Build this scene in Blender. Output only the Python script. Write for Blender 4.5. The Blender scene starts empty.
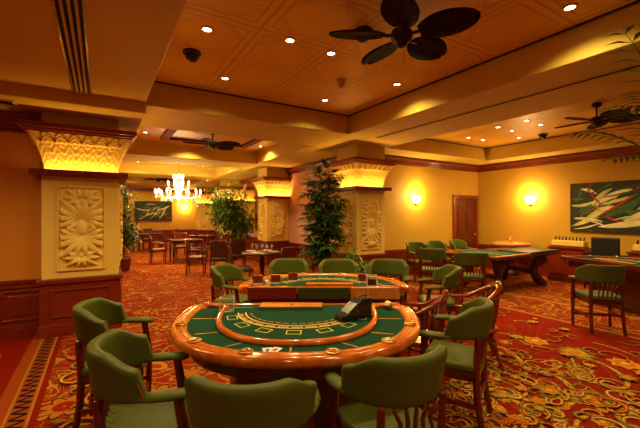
import bpy, bmesh, math, random
from mathutils import Vector, Matrix
C = bpy.context.scene.collection
PI = math.pi
SA, CA = math.sin(math.radians(31.6)), math.cos(math.radians(31.6))
EYE = 1.6
F = 357.0
def W(lat, d, z=0.0):                     # camera-relative ground position -> world
    return Vector((d*SA + lat*CA, d*CA - lat*SA, z))
def PX(px, d, z=0.0): return W((px-320)/F*d, d, z)
def FL(px, py):                           # where a pixel of the photo meets the floor
    d = EYE*F/(py-214); return PX(px, d)
CAMROT = -math.radians(31.6)

# ------------------------------------------------------------------ materials
def mat(name, col, rough=.5, metal=0, bump=None, emit=None, estr=0, coat=0, spec=.5, trans=0, var=0, vscale=8, alpha=1):
    m = bpy.data.materials.new(name); m.use_nodes = True
    nt = m.node_tree; b = nt.nodes['Principled BSDF']
    b.inputs['Base Color'].default_value = (*col, 1); b.inputs['Roughness'].default_value = rough
    b.inputs['Metallic'].default_value = metal; b.inputs['Specular IOR Level'].default_value = spec
    b.inputs['Coat Weight'].default_value = coat; b.inputs['Coat Roughness'].default_value = .08
    b.inputs['Transmission Weight'].default_value = trans
    if emit: b.inputs['Emission Color'].default_value = (*emit, 1); b.inputs['Emission Strength'].default_value = estr
    if var or bump:
        tc = nt.nodes.new('ShaderNodeTexCoord'); n = nt.nodes.new('ShaderNodeTexNoise')
        n.inputs['Scale'].default_value = vscale; n.inputs['Detail'].default_value = 4
        nt.links.new(tc.outputs['Object'], n.inputs['Vector'])
    if var:
        r = nt.nodes.new('ShaderNodeValToRGB')
        r.color_ramp.elements[0].position = .3; r.color_ramp.elements[1].position = .7
        r.color_ramp.elements[0].color = (*[c*(1-var) for c in col], 1)
        r.color_ramp.elements[1].color = (*[min(1, c*(1+var)) for c in col], 1)
        nt.links.new(n.outputs['Fac'], r.inputs['Fac']); nt.links.new(r.outputs['Color'], b.inputs['Base Color'])
    if bump:
        bp = nt.nodes.new('ShaderNodeBump'); bp.inputs['Strength'].default_value = bump; bp.inputs['Distance'].default_value = .01
        nt.links.new(n.outputs['Fac'], bp.inputs['Height']); nt.links.new(bp.outputs['Normal'], b.inputs['Normal'])
    return m
def wood(name, c1, c2, rough=.25, coat=.6, scale=(3, 3, 25), axis_scale=None):
    m = bpy.data.materials.new(name); m.use_nodes = True
    nt = m.node_tree; b = nt.nodes['Principled BSDF']
    b.inputs['Roughness'].default_value = rough; b.inputs['Coat Weight'].default_value = coat; b.inputs['Coat Roughness'].default_value = .1
    tc = nt.nodes.new('ShaderNodeTexCoord'); mp = nt.nodes.new('ShaderNodeMapping'); mp.inputs['Scale'].default_value = scale
    n = nt.nodes.new('ShaderNodeTexNoise'); n.inputs['Scale'].default_value = 2.2; n.inputs['Detail'].default_value = 6; n.inputs['Distortion'].default_value = 1.2
    r = nt.nodes.new('ShaderNodeValToRGB'); r.color_ramp.elements[0].position = .35; r.color_ramp.elements[1].position = .68
    r.color_ramp.elements[0].color = (*c1, 1); r.color_ramp.elements[1].color = (*c2, 1)
    nt.links.new(tc.outputs['Object'], mp.inputs['Vector']); nt.links.new(mp.outputs['Vector'], n.inputs['Vector'])
    nt.links.new(n.outputs['Fac'], r.inputs['Fac']); nt.links.new(r.outputs['Color'], b.inputs['Base Color'])
    return m
class NG:                                  # tiny node-math helper
    def __init__(s, m): s.nt = m.node_tree
    def new(s, t, **k):
        n = s.nt.nodes.new(t)
        for a, v in k.items(): setattr(n, a, v)
        return n
    def link(s, a, b): s.nt.links.new(a, b)
    def math(s, op, a, b=None, c=None):
        n = s.new('ShaderNodeMath', operation=op)
        for i, v in enumerate((a, b, c)):
            if v is None: continue
            if isinstance(v, (int, float)): n.inputs[i].default_value = v
            else: s.link(v, n.inputs[i])
        return n.outputs[0]
    def mix(s, f, a, b):
        n = s.new('ShaderNodeMix', data_type='RGBA')
        for i, v in ((0, f), (6, a), (7, b)):
            if isinstance(v, (int, float)): n.inputs[i].default_value = v
            elif isinstance(v, tuple): n.inputs[i].default_value = (*v, 1)
            else: s.link(v, n.inputs[i])
        return n.outputs[2]

M = {}
M['mahog'] = wood('mahogany', (.07, .006, .003), (.17, .018, .005), .3, .5)
M['mahog_red'] = wood('red mahogany', (.15, .012, .004), (.27, .030, .007), .32, .5)
M['mahog_dark'] = wood('dark mahogany', (.045, .012, .007), (.10, .022, .010), .3, .4)
M['rimwood'] = wood('polished rim wood', (.50, .10, .006), (.76, .21, .012), .16, .9, (3, 3, 3))
M['inlay'] = wood('light wood inlay', (.60, .24, .05), (.80, .40, .10), .2, 1, (5, 5, 5))
M['traywood'] = wood('orange tray wood', (.55, .18, .03), (.78, .32, .06), .3, .6, (12, 3, 3))
M['leather'] = mat('olive green leather', (.088, .112, .012), .5, spec=.25, bump=.1, var=.06, vscale=40)
M['leather_dk'] = mat('dark green leather', (.05, .065, .01), .45, bump=.15, vscale=40)
M['black_leather'] = mat('black leather', (.012, .012, .012), .4)
M['felt'] = mat('green baize', (.010, .058, .030), .95, spec=.1, var=.1, vscale=90)
M['print'] = mat('yellow felt print', (.85, .72, .10), .8)
M['print_or'] = mat('orange felt print', (.75, .28, .08), .8)
M['brass'] = mat('brass', (.80, .52, .16), .22, 1)
M['brass_dk'] = mat('aged brass', (.45, .28, .10), .35, 1)
M['black'] = mat('black plastic', (.010, .010, .010), .25)
M['acrylic'] = mat('clear acrylic', (.9, .92, .9), .05, trans=.9)
M['white'] = mat('white card', (.85, .83, .78), .6)
M['cream'] = mat('cream gold paint', (.88, .63, .13), .6, var=.04, vscale=4)
M['carved'] = mat('carved plaster', (.92, .67, .15), .65)
M['capital'] = mat('carved capital plaster', (.76, .50, .09), .65)
M['beam'] = mat('ochre ceiling paint', (.66, .45, .06), .8, var=.05, vscale=2, bump=.05)
M['fan'] = mat('dark rattan blade', (.045, .016, .008), .45)
M['fanmetal'] = mat('dark bronze', (.03, .010, .005), .45, .3)
M['lens'] = mat('lamp lens', (1, .9, .7), .5, emit=(1, .82, .55), estr=14)
M['shade'] = mat('glowing glass shade', (1, .8, .5), .5, emit=(1, .66, .26), estr=22)
M['bulb'] = mat('chandelier candle lamp', (1, .9, .7), .5, emit=(1, .80, .46), estr=26)
M['crystal'] = mat('crystal', (1, .95, .85), .08, spec=1, emit=(1, .72, .35), estr=.35, trans=.3)
M['ring'] = mat('white downlight ring', (.7, .5, .3), .5)
M['dark_slot'] = mat('dark vent slot', (.006, .004, .003), .9)
M['leaf'] = mat('palm leaf', (.06, .15, .015), .35, var=.4, vscale=5)
M['leaf2'] = mat('fig leaf', (.12, .22, .02), .4, var=.4, vscale=6)
M['stem'] = mat('palm stem', (.13, .08, .03), .7)
M['pot'] = mat('terracotta planter', (.26, .09, .04), .6)
M['soil'] = mat('soil', (.03, .018, .01), .95)
M['cloth'] = mat('white linen', (.75, .65, .50), .8)
M['glass'] = mat('clear glass', (.95, .95, .9), .03, trans=.9)
M['pinkwall'] = mat('rose plaster', (.62, .34, .27), .75, var=.05, vscale=2)
M['doorcream'] = mat('cream door paint', (.68, .52, .26), .5)
M['canvas_dk'] = mat('dark painted ground', (.012, .02, .012), .5)
M['p_green'] = mat('painted dark green', (.03, .11, .02), .5, var=.5, vscale=5)
M['p_lime'] = mat('painted pale green', (.50, .50, .16), .5, var=.35, vscale=6)
M['p_cream'] = mat('painted cream', (.72, .62, .34), .5, var=.25, vscale=5)
M['p_red'] = mat('painted red', (.34, .02, .012), .5, var=.3, vscale=5)
M['p_blue'] = mat('painted blue', (.04, .10, .20), .5)
M['c_gold'] = mat('gold carpet pile', (.56, .28, .02), .95, spec=.05, var=.35, vscale=30)
M['c_olive'] = mat('olive carpet pile', (.26, .19, .02), .95, spec=.05, var=.35, vscale=30)
M['c_orange'] = mat('orange carpet pile', (.58, .15, .008), .95, spec=.05, var=.3, vscale=30)
M['c_red'] = mat('red carpet pile', (.36, .010, .003), .95, spec=.05, var=.3, vscale=30)
M['c_cream'] = mat('cream carpet pile', (.62, .40, .07), .95, spec=.05, var=.3, vscale=30)

# wall fabric: ochre with a fine woven grid
def wallpaper(name, col):
    m = mat(name, col, .7); g = NG(m); b = m.node_tree.nodes['Principled BSDF']
    tc = g.new('ShaderNodeTexCoord'); sx = g.new('ShaderNodeSeparateXYZ'); g.link(tc.outputs['Object'], sx.inputs[0])
    xy = g.math('ADD', sx.outputs[0], sx.outputs[1])
    a = g.math('SINE', g.math('MULTIPLY', xy, 150)); c = g.math('SINE', g.math('MULTIPLY', sx.outputs[2], 150))
    h = g.math('MULTIPLY', a, c)
    n = g.new('ShaderNodeTexNoise'); n.inputs['Scale'].default_value = 3
    f = g.math('ADD', g.math('MULTIPLY', h, .12), n.outputs['Fac'])
    g.link(g.mix(f, tuple(x*.86 for x in col), tuple(x*1.12 for x in col)), b.inputs['Base Color'])
    bp = g.new('ShaderNodeBump'); bp.inputs['Strength'].default_value = .25; bp.inputs['Distance'].default_value = .003
    g.link(h, bp.inputs['Height']); g.link(bp.outputs[0], b.inputs['Normal'])
    return m
M['wall'] = wallpaper('ochre wall fabric', (.56, .335, .020))
M['wall_or'] = wallpaper('orange wall fabric', (.74, .30, .02))

# pressed-metal ceiling panels
def tin():
    m = mat('pressed metal ceiling', (.55, .27, .07), .45); g = NG(m); b = m.node_tree.nodes['Principled BSDF']
    tc = g.new('ShaderNodeTexCoord'); sx = g.new('ShaderNodeSeparateXYZ'); g.link(tc.outputs['Object'], sx.inputs[0])
    P = .82
    def cell(o, off):
        v = g.math('FRACT', g.math('ADD', g.math('DIVIDE', o, P), off))
        return g.math('ABSOLUTE', g.math('SUBTRACT', v, .5))
    u, v = cell(sx.outputs[0], 20.38), cell(sx.outputs[1], 20.03)
    q = g.math('MAXIMUM', u, v)                      # square rings, .5 = seam
    dm = g.math('ADD', u, v)                          # diamond
    def line(x, at, w): return g.math('LESS_THAN', g.math('ABSOLUTE', g.math('SUBTRACT', x, at)), w)
    l = g.math('MAXIMUM', line(q, .5, .013), line(q, .40, .009))
    dd = g.math('MULTIPLY', line(dm, .50, .008), g.math('LESS_THAN', q, .40))
    d2 = g.math('MULTIPLY', line(dm, .56, .006), g.math('LESS_THAN', q, .40))
    l = g.math('MAXIMUM', l, g.math('MAXIMUM', dd, d2))
    n = g.new('ShaderNodeTexNoise'); n.inputs['Scale'].default_value = 6
    base = g.mix(n.outputs['Fac'], (.76, .42, .03), (.90, .52, .05))
    g.link(g.mix(g.math('MULTIPLY', l, .6), base, (.42, .17, .01)), b.inputs['Base Color'])
    bp = g.new('ShaderNodeBump'); bp.inputs['Strength'].default_value = .8; bp.inputs['Distance'].default_value = .01
    g.link(l, bp.inputs['Height']); g.link(bp.outputs[0], b.inputs['Normal'])
    return m
M['tin'] = tin()

def carpet():
    m = mat('patterned carpet', (0.2327, 0.0129, 0.0026), .97, spec=.05); g = NG(m); b = m.node_tree.nodes['Principled BSDF']
    tc = g.new('ShaderNodeTexCoord'); P = tc.outputs['Object']
    sx = g.new('ShaderNodeSeparateXYZ'); g.link(P, sx.inputs[0]); X, Y = sx.outputs[0], sx.outputs[1]
    def noise(sc, det=1, dist=0, off=0):
        mp = g.new('ShaderNodeMapping'); mp.inputs['Location'].default_value = (off, off*.7, 0); g.link(P, mp.inputs[0])
        n = g.new('ShaderNodeTexNoise'); n.inputs['Scale'].default_value = sc; n.inputs['Detail'].default_value = det
        n.inputs['Distortion'].default_value = dist; g.link(mp.outputs[0], n.inputs['Vector']); return n.outputs['Fac']
    def contour(v, k, w):
        s = g.math('FRACT', g.math('MULTIPLY', v, k)); return g.math('LESS_THAN', g.math('ABSOLUTE', g.math('SUBTRACT', s, .5)), w)
    def vor(sc, feat='F1'):
        v = g.new('ShaderNodeTexVoronoi', feature=feat); v.inputs['Scale'].default_value = sc; g.link(P, v.inputs['Vector']); return v
    red = g.mix(noise(14, 3), (0.2094, 0.0060, 0.0016), (0.3025, 0.0150, 0.0031))
    # leaf scraps
    leafn = noise(7, 1, 1.4, 3)
    c = g.mix(contour(leafn, 5, .13), red, (0.1396, 0.0514, 0.0078))
    c = g.mix(contour(noise(3.4, .5, 1.5, 9), 7, .09), c, (0.3606, 0.1286, 0.0130))
    c = g.mix(contour(noise(1.5, .5, 1.2, 21), 6, .07), c, (0.4303, 0.1800, 0.0234))
    # blossoms with petals
    v = vor(1.7); lp = g.new('ShaderNodeVectorMath', operation='SUBTRACT')
    sc = g.new('ShaderNodeVectorMath', operation='SCALE'); sc.inputs[3].default_value = 1.0; g.link(P, sc.inputs[0])
    g.link(sc.outputs[0], lp.inputs[0]); g.link(v.outputs['Position'], lp.inputs[1])
    s2 = g.new('ShaderNodeSeparateXYZ'); g.link(lp.outputs[0], s2.inputs[0])
    ang = g.math('ARCTAN2', s2.outputs[1], s2.outputs[0])
    r = v.outputs['Distance']
    pet = g.math('ADD', g.math('MULTIPLY', g.math('ABSOLUTE', g.math('SINE', g.math('MULTIPLY', ang, 4))), .12), .20)
    c = g.mix(g.math('LESS_THAN', r, g.math('ADD', pet, .04)), c, (0.0698, 0.0214, 0.0052))
    c = g.mix(g.math('LESS_THAN', r, pet), c, (0.3955, 0.1286, 0.0130))
    c = g.mix(g.math('LESS_THAN', r, .17), c, (0.2617, 0.0129, 0.0026))
    c = g.mix(g.math('LESS_THAN', r, .09), c, (0.4362, 0.2142, 0.0365))
    # borders that run along the room
    def band(a, z): return g.math('MULTIPLY', g.math('GREATER_THAN', X, a), g.math('LESS_THAN', X, z))
    zz = g.math('ABSOLUTE', g.math('SUBTRACT', g.math('FRACT', g.math('MULTIPLY', Y, 9)), .5))
    # plain red strip on the far left with its gold line
    c = g.mix(g.math('LESS_THAN', X, -.42), c, (0.2094, 0.0094, 0.0021))
    c = g.mix(band(-.74, -.47), c, (0.2908, 0.0514, 0.0065))
    c = g.mix(g.math('MULTIPLY', band(-.61, -.50), g.math('LESS_THAN', g.math('ABSOLUTE', g.math('SUBTRACT', zz, g.math('MULTIPLY', g.math('ADD', X, .61), 4.5))), .15)), c, (0.0174, 0.0107, 0.0078))
    c = g.mix(band(-.64, -.62), c, (0.3606, 0.1542, 0.0234)); c = g.mix(band(-.49, -.47), c, (0.3606, 0.1542, 0.0234))
    yb = g.math('GREATER_THAN', Y, 2.5)
    c = g.mix(g.math('MULTIPLY', band(-1.18, -.95), g.math('LESS_THAN', Y, 5.35)), c, (0.3199, 0.1286, 0.0182))
    c = g.mix(g.math('MULTIPLY', band(-1.12, -1.01), g.math('LESS_THAN', Y, 5.28)), c, (0.1163, 0.0214, 0.0052))
    # right: red field, then stacked borders
    fld = g.math('MULTIPLY', band(2.75, 5.85), g.math('LESS_THAN', Y, 4.9))
    c = g.mix(g.math('MULTIPLY', fld, .86), c, g.mix(noise(20, 2), (0.2094, 0.0069, 0.0016), (0.2908, 0.0129, 0.0026)))
    for a, z, col in ((5.85, 5.93, (0.3839, 0.1542, 0.0182)), (6.22, 6.26, (0.2908, 0.1071, 0.0130)), (6.95, 7.05, (0.3839, 0.1628, 0.0208)), (7.5, 7.56, (0.2908, 0.0857, 0.0104))):
        c = g.mix(band(a, z), c, col)
    g.link(c, b.inputs['Base Color'])
    bp = g.new('ShaderNodeBump'); bp.inputs['Strength'].default_value = .5; bp.inputs['Distance'].default_value = .004
    g.link(noise(260, 1), bp.inputs['Height']); g.link(bp.outputs[0], b.inputs['Normal'])
    return m
M['carpet'] = carpet()

# ------------------------------------------------------------------ mesh helpers
class MB:
    def __init__(s): s.v = []; s.f = []; s.m = []; s.sm = []
    def add(s, vs, fs, mi=0, smooth=False):
        o = len(s.v); s.v += [tuple(p) for p in vs]
        for f in fs: s.f.append(tuple(o+i for i in f)); s.m.append(mi); s.sm.append(smooth)
        return s
    def box(s, x0, x1, y0, y1, z0, z1, mi=0, T=None):
        vs = [Vector((x, y, z)) for z in (z0, z1) for y in (y0, y1) for x in (x0, x1)]
        if T is not None: vs = [T @ p for p in vs]
        return s.add(vs, [(0, 2, 3, 1), (4, 5, 7, 6), (0, 1, 5, 4), (2, 6, 7, 3), (0, 4, 6, 2), (1, 3, 7, 5)], mi)
    def prism(s, pts, z0, z1, mi=0, T=None, smooth=False):
        n = len(pts); vs = [Vector((p[0], p[1], z0)) for p in pts] + [Vector((p[0], p[1], z1)) for p in pts]
        if T is not None: vs = [T @ p for p in vs]
        s.add(vs, [tuple(range(n-1, -1, -1)), tuple(range(n, 2*n))], mi)
        o = len(s.v)-2*n
        for i in range(n):
            j = (i+1) % n; s.f.append((o+i, o+j, o+n+j, o+n+i)); s.m.append(mi); s.sm.append(smooth)
        return s
    def tube(s, path, rad, n=8, mi=0, closed=False, caps=True, flat=1.0):
        P = [Vector(p) for p in path]; k = len(P)
        R = rad if isinstance(rad, (list, tuple)) else [rad]*k
        vs = []; up = None
        for i in range(k):
            t = (P[(i+1) % k]-P[i-1]) if closed else (P[min(i+1, k-1)]-P[max(i-1, 0)])
            t.normalize()
            if up is None: up = Vector((0, 0, 1)) if abs(t.z) < .9 else Vector((1, 0, 0))
            a = t.cross(up)
            if a.length < 1e-4: a = t.cross(Vector((0, 1, 0)))
            a.normalize(); b = a.cross(t).normalized(); up = b
            for j in range(n):
                w = 2*PI*j/n; vs.append(P[i]+a*math.cos(w)*R[i]+b*math.sin(w)*R[i]*flat)
        fs = []
        for i in range(k if closed else k-1):
            for j in range(n):
                q = (i+1) % k; fs.append((i*n+j, i*n+(j+1) % n, q*n+(j+1) % n, q*n+j))
        s.add(vs, fs, mi, True)
        if caps and not closed:
            o = len(s.v)-k*n; s.f += [tuple(o+j for j in range(n-1, -1, -1)), tuple(o+(k-1)*n+j for j in range(n))]; s.m += [mi]*2; s.sm += [False]*2
        return s
    def lathe(s, prof, n=20, mi=0, c=(0, 0, 0), T=None, smooth=True, caps=True):
        vs = []
        for r, z in prof:
            for j in range(n):
                w = 2*PI*j/n; p = Vector((c[0]+r*math.cos(w), c[1]+r*math.sin(w), c[2]+z)); vs.append(T @ p if T is not None else p)
        fs = [(i*n+j, i*n+(j+1) % n, (i+1)*n+(j+1) % n, (i+1)*n+j) for i in range(len(prof)-1) for j in range(n)]
        s.add(vs, fs, mi, smooth)
        if not caps: return s
        o = len(s.v)-len(prof)*n
        if prof[0][0] > 1e-4: s.f.append(tuple(o+j for j in range(n-1, -1, -1))); s.m.append(mi); s.sm.append(False)
        if prof[-1][0] > 1e-4: s.f.append(tuple(o+(len(prof)-1)*n+j for j in range(n))); s.m.append(mi); s.sm.append(False)
        return s
    def grid(s, fn, nu, nv, mi=0, smooth=True, wrap=False):
        vs = [fn(i/nu, j/nv) for j in range(nv+1) for i in range(nu+1)]
        fs = [(j*(nu+1)+i, j*(nu+1)+i+1, (j+1)*(nu+1)+i+1, (j+1)*(nu+1)+i) for j in range(nv) for i in range(nu)]
        return s.add(vs, fs, mi, smooth)
    def sweep(s, path, sec, closed=False, mi=0, smooth=True):   # path: 2-D points; sec: (inward offset, z) loop
        k = len(path); vs = []; n = len(sec)
        for i in range(k):
            a = Vector(path[i-1]) if (closed or i > 0) else Vector(path[i]); b_ = Vector(path[(i+1) % k]) if (closed or i < k-1) else Vector(path[i])
            t = (b_-a).normalized(); nn = Vector((-t.y, t.x))
            for o, z in sec: vs.append(Vector((path[i][0]+nn.x*o, path[i][1]+nn.y*o, z)))
        fs = []
        for i in range(k if closed else k-1):
            q = (i+1) % k
            for j in range(n): fs.append((i*n+j, i*n+(j+1) % n, q*n+(j+1) % n, q*n+j))
        s.add(vs, fs, mi, smooth)
        if not closed:
            o = len(s.v)-k*n; s.f += [tuple(o+j for j in range(n)), tuple(o+(k-1)*n+j for j in range(n-1, -1, -1))]; s.m += [mi]*2; s.sm += [False]*2
        return s
    def build(s, name, mats, parent=None, loc=None, rz=0, bevel=0, seg=2, sub=0):
        me = bpy.data.meshes.new(name); me.from_pydata(s.v, [], s.f)
        ml = mats if isinstance(mats, (list, tuple)) else [mats]
        for m in ml: me.materials.append(M[m] if isinstance(m, str) else m)
        me.polygons.foreach_set('material_index', s.m); me.polygons.foreach_set('use_smooth', s.sm)
        bm = bmesh.new(); bm.from_mesh(me); bmesh.ops.recalc_face_normals(bm, faces=bm.faces); bm.to_mesh(me); bm.free()
        me.update(); o = bpy.data.objects.new(name, me); C.objects.link(o)
        if parent: o.parent = parent
        if loc is not None: o.location = loc
        o.rotation_euler.z = rz
        if bevel:
            b = o.modifiers.new('bevel', 'BEVEL'); b.width = bevel; b.segments = seg; b.limit_method = 'ANGLE'; b.angle_limit = .6
        if sub:
            q = o.modifiers.new('sub', 'SUBSURF'); q.levels = q.render_levels = sub
        return o
def bx(x0, x1, y0, y1, z0, z1): return MB().box(x0, x1, y0, y1, z0, z1)
def tag(o, label, cat, group=None, kind=None):
    o['label'] = label; o['category'] = cat
    if group: o['group'] = group
    if kind: o['kind'] = kind
    return o
def thing(name, label, cat, loc=(0, 0, 0), rz=0, group=None):
    o = bpy.data.objects.new(name, None); C.objects.link(o); o.empty_display_size = .1
    o.location = loc; o.rotation_euler.z = rz
    return tag(o, label, cat, group)
def struct(o): o['kind'] = 'structure'; return o
def dup(root, loc, rz, label, group=None):
    def cp(o, par):
        c = o.copy(); C.objects.link(c); c.parent = par
        if par is not None: c.matrix_parent_inverse = o.matrix_parent_inverse
        for ch in kids.get(o.name, []): cp(ch, c)
        return c
    kids = {}
    for o in list(C.objects):
        if o.parent: kids.setdefault(o.parent.name, []).append(o)
    r = cp(root, None); r.location = loc; r.rotation_euler.z = rz; r['label'] = label
    if group: r['group'] = group
    return r
def light(kind, name, loc, power, col, parent=None, size=.05, spot=None, blend=.6, rot=None, sy=None):
    l = bpy.data.lights.new(name, kind); l.energy = power; l.color = col
    if kind == 'AREA':
        l.shape = 'RECTANGLE'; l.size = size; l.size_y = sy or size
    else: l.shadow_soft_size = size
    if spot: l.spot_size = math.radians(spot); l.spot_blend = blend
    o = bpy.data.objects.new(name, l); C.objects.link(o); o.location = loc
    if rot: o.rotation_euler = rot
    if parent: o.parent = parent
    return o
WARM = (1, .60, .25)
WARM2 = (1, .71, .29)

# ------------------------------------------------------------------ camera
cam = bpy.data.cameras.new('camera'); co = bpy.data.objects.new('camera', cam); C.objects.link(co)
cam.sensor_width = 36; cam.lens = F/640*36; cam.clip_start = .05
co.location = (0, 0, EYE); co.rotation_euler = (PI/2, 0, CAMROT)
bpy.context.scene.camera = co

# ------------------------------------------------------------------ room shell
BZ, CZ = 3.06, 3.40
XL, XR, YB, YR, YF, XH = -4.0, 9.78, 6.73, -4.0, 22.0, 5.2
fl = MB(); fl.add([(XL, YR, 0), (XR, YR, 0), (XR, YF, 0), (XL, YF, 0)], [(0, 1, 2, 3)])
# carpet figures: ribbons and blossoms woven proud of the pile
zc = [.0012]
def ribbon(pts, w, mi, world=False):
    P = [Vector((*p, 0)) for p in pts] if world else [FL(*p) for p in pts]; out = []
    for i in range(len(P)-1):                 # Catmull-Rom
        p0, p1, p2, p3 = P[max(i-1, 0)], P[i], P[i+1], P[min(i+2, len(P)-1)]
        for k in range(8):
            t = k/8; out.append(.5*((2*p1)+(p2-p0)*t+(2*p0-5*p1+4*p2-p3)*t*t+(3*p1-p0-3*p2+p3)*t**3))
    out.append(P[-1]); n = len(out); zc[0] += .00005
    for (ww, m2, dz) in ((w*1.7, 6, 0), (w, mi, .0004)):
        vs = []
        for i, p in enumerate(out):
            t = (out[min(i+1, n-1)]-out[max(i-1, 0)]).normalized(); q = Vector((-t.y, t.x, 0))
            r = ww*(.35+.65*math.sin(PI*min(1, .12+.88*i/n)))
            for s_ in (-1, 1): vs.append((p.x+q.x*r*s_, p.y+q.y*r*s_, zc[0]+dz))
        fl.add(vs, [(2*i, 2*i+1, 2*i+3, 2*i+2) for i in range(n-1)], m2)
def blossom(px, py, R, cols=(1, 3, 4), n=9, rot=0, world=None):
    c = world or FL(px, py); zc[0] += .00005
    for k, (rr, mi) in enumerate(((1.0, cols[0]), (.66, cols[1]), (.3, cols[2]))):
        N = n*6; vs = []
        for i in range(N):
            a = 2*PI*i/N; r = R*rr*(1.0-.30*abs(math.sin(n*a/2))**.9)
            vs.append((c.x+r*math.cos(a+rot), c.y+r*math.sin(a+rot), zc[0]+.0004*(k+1)))
        vs.append((c.x, c.y, zc[0]+.0004*(k+1)))
        fl.add(vs, [(i, (i+1) % N, N) for i in range(N)], mi)
def q(cx, cy): return (440+cx/2.89, 280+cy/2.89)
for pts, w, mi in [
    ([(130, 190), (180, 196), (225, 225), (255, 262), (310, 262), (350, 245), (330, 232), (290, 238)], .022, 1),
    ([(400, 222), (452, 236), (500, 258), (540, 288), (530, 312), (470, 300), (420, 278)], .020, 1),
    ([(380, 225), (400, 262), (440, 290), (500, 318), (578, 325)], .014, 5),
    ([(300, 268), (350, 285), (388, 325), (380, 352), (330, 372), (270, 352), (200, 330), (150, 300)], .028, 1),
    ([(400, 330), (450, 350), (505, 385), (560, 440)], .020, 1),
    ([(130, 262), (190, 268), (245, 290), (300, 310), (345, 318)], .018, 1),
    ([(150, 315), (210, 345), (260, 380), (300, 430)], .024, 1),
    ([(215, 440), (225, 400), (270, 380), (330, 385), (360, 410), (350, 440)], .018, 1),
    ([(160, 350), (185, 385), (240, 400), (290, 385), (300, 360), (265, 345)], .014, 5),
    ([(390, 440), (400, 405), (440, 392), (480, 410), (500, 440)], .018, 1),
    ([(130, 150), (200, 158), (250, 185), (330, 200)], .014, 1),
    ([(180, 285), (230, 300), (250, 325), (225, 340), (190, 325)], .012, 1),
    ([(290, 290), (330, 300), (350, 330), (320, 345), (290, 330)], .012, 5),
    ([(440, 180), (500, 196), (578, 225)], .012, 1),
    ([(140, 400), (180, 420), (230, 450)], .016, 1)]:
    ribbon([q(*p) for p in pts], w, mi)
for cx, cy, R, cols, n in [(395, 210, .27, (2, 1, 3), 11), (275, 176, .22, (1, 3, 5), 7), (535, 242, .22, (1, 3, 5), 7), (450, 342, .22, (2, 1, 3), 9),
    (225, 240, .13, (2, 1, 4), 7), (135, 370, .17, (5, 4, 3), 9), (550, 378, .14, (2, 5, 3), 8), (300, 320, .10, (2, 3, 5), 7), (240, 275, .10, (3, 1, 4), 7),
    (405, 275, .15, (2, 1, 3), 7), (190, 180, .12, (2, 3, 1), 6), (250, 410, .10, (5, 4, 1), 8), (340, 400, .11, (2, 5, 3), 8), (470, 410, .11, (1, 3, 5), 7), (185, 345, .09, (2, 3, 5), 7)]:
    blossom(*q(cx, cy), R*.78, cols, n, cx)
rc = random.Random(11)
def scroll(x, y, R, a, sg, w, mi):
    ribbon([(x+R*(1-.11*k)*math.cos(a+sg*.62*k), y+R*(1-.11*k)*math.sin(a+sg*.62*k)) for k in range(9)], w, mi, True)
for i in range(260):
    x, y = rc.uniform(2.3, 4.3), rc.uniform(.8, 2.75)
    if (x-3.1)**2/1.4+(y-1.7)**2 > 1: continue
    scroll(x, y, rc.uniform(.07, .17), rc.uniform(0, 6.28), rc.choice((-1, 1)), rc.uniform(.006, .012), rc.choice((1, 1, 1, 5, 2, 3)))
for i in range(60):
    blossom(0, 0, rc.uniform(.025, .06), rc.choice(((1, 3, 5), (3, 4, 1), (5, 4, 1), (2, 1, 3))), rc.choice((5, 6, 7)), rc.uniform(0, 6), Vector((rc.uniform(2.4, 4.0), rc.uniform(.9, 2.6), 0)))
for i in range(60):
    x, y = rc.uniform(3.0, 5.7), rc.uniform(.2, 4.4)
    scroll(x, y, rc.uniform(.08, .2), rc.uniform(0, 6.28), rc.choice((-1, 1)), rc.uniform(.006, .011), rc.choice((1, 2, 3, 1)))
for i in range(22):
    blossom(0, 0, rc.uniform(.05, .11), rc.choice(((2, 1, 3), (1, 3, 5), (2, 3, 1))), 7, rc.uniform(0, 6), Vector((rc.uniform(3.0, 5.7), rc.uniform(.2, 4.6), 0)))
for i in range(26):                                   # big scrolls in the strip beside the left border
    y = 1.6+.16*i
    scroll(-.18+.22*(i % 2), y, rc.uniform(.12, .20), rc.uniform(0, 6.28), (-1)**i, .012, rc.choice((2, 3, 1)))
struct(fl.build('floor', ['carpet', 'c_gold', 'c_olive', 'c_orange', 'c_red', 'c_cream', mat('dark carpet outline', (.12, .02, .01), .97)]))

# ceiling: dropped beams/soffits at BZ, coffers at CZ
cb = MB()
X0, X1, X2, X3 = .51, 3.88, 5.37, 9.02
TZ = 3.55
cb.box(XL, X0, YR, 5.2, BZ, TZ)                              # big soffit on the left
cb.box(X0, X2, YR, -1.6, BZ, TZ); cb.box(X2, XR, YR, -1.6, BZ, TZ)
cb.box(X1, X2, -1.6, 5.3, BZ, TZ)                            # long beam between the coffers
cb.box(X3, XR, -1.6, YB+.1, BZ, TZ); cb.box(X2, X3, 5.95, YB+.1, BZ, TZ)
cb.box(X0, X1, 5.3, 6.6, BZ, TZ); cb.box(X1, X2, 5.3, YB+.1, BZ, TZ)
cb.box(XL, X0, 5.2, 6.6, 2.92, TZ)                           # bulkhead above the left pier
for a, z in ((9.8, 11.1), (14.3, 15.6), (18.8, 20.1)): cb.box(X0, X1, a, z, BZ, TZ)
cb.box(-.3, X0, 6.6, YF, BZ, TZ); cb.box(X1, XH+.1, YB+.1, YF, BZ, TZ)
struct(cb.build('ceiling', 'beam', bevel=.012))
ct = MB()
for r in ((X0, X1, -1.6, 5.3), (X2, X3, -1.6, 5.95), (X0, X1, 6.6, 9.8), (X0, X1, 11.1, 14.3), (X0, X1, 15.6, 18.8), (X0, X1, 20.1, YF)):
    ct.box(r[0], r[1], r[2], r[3], CZ, CZ+.04)
struct(ct.build('ceiling', 'tin'))
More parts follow.
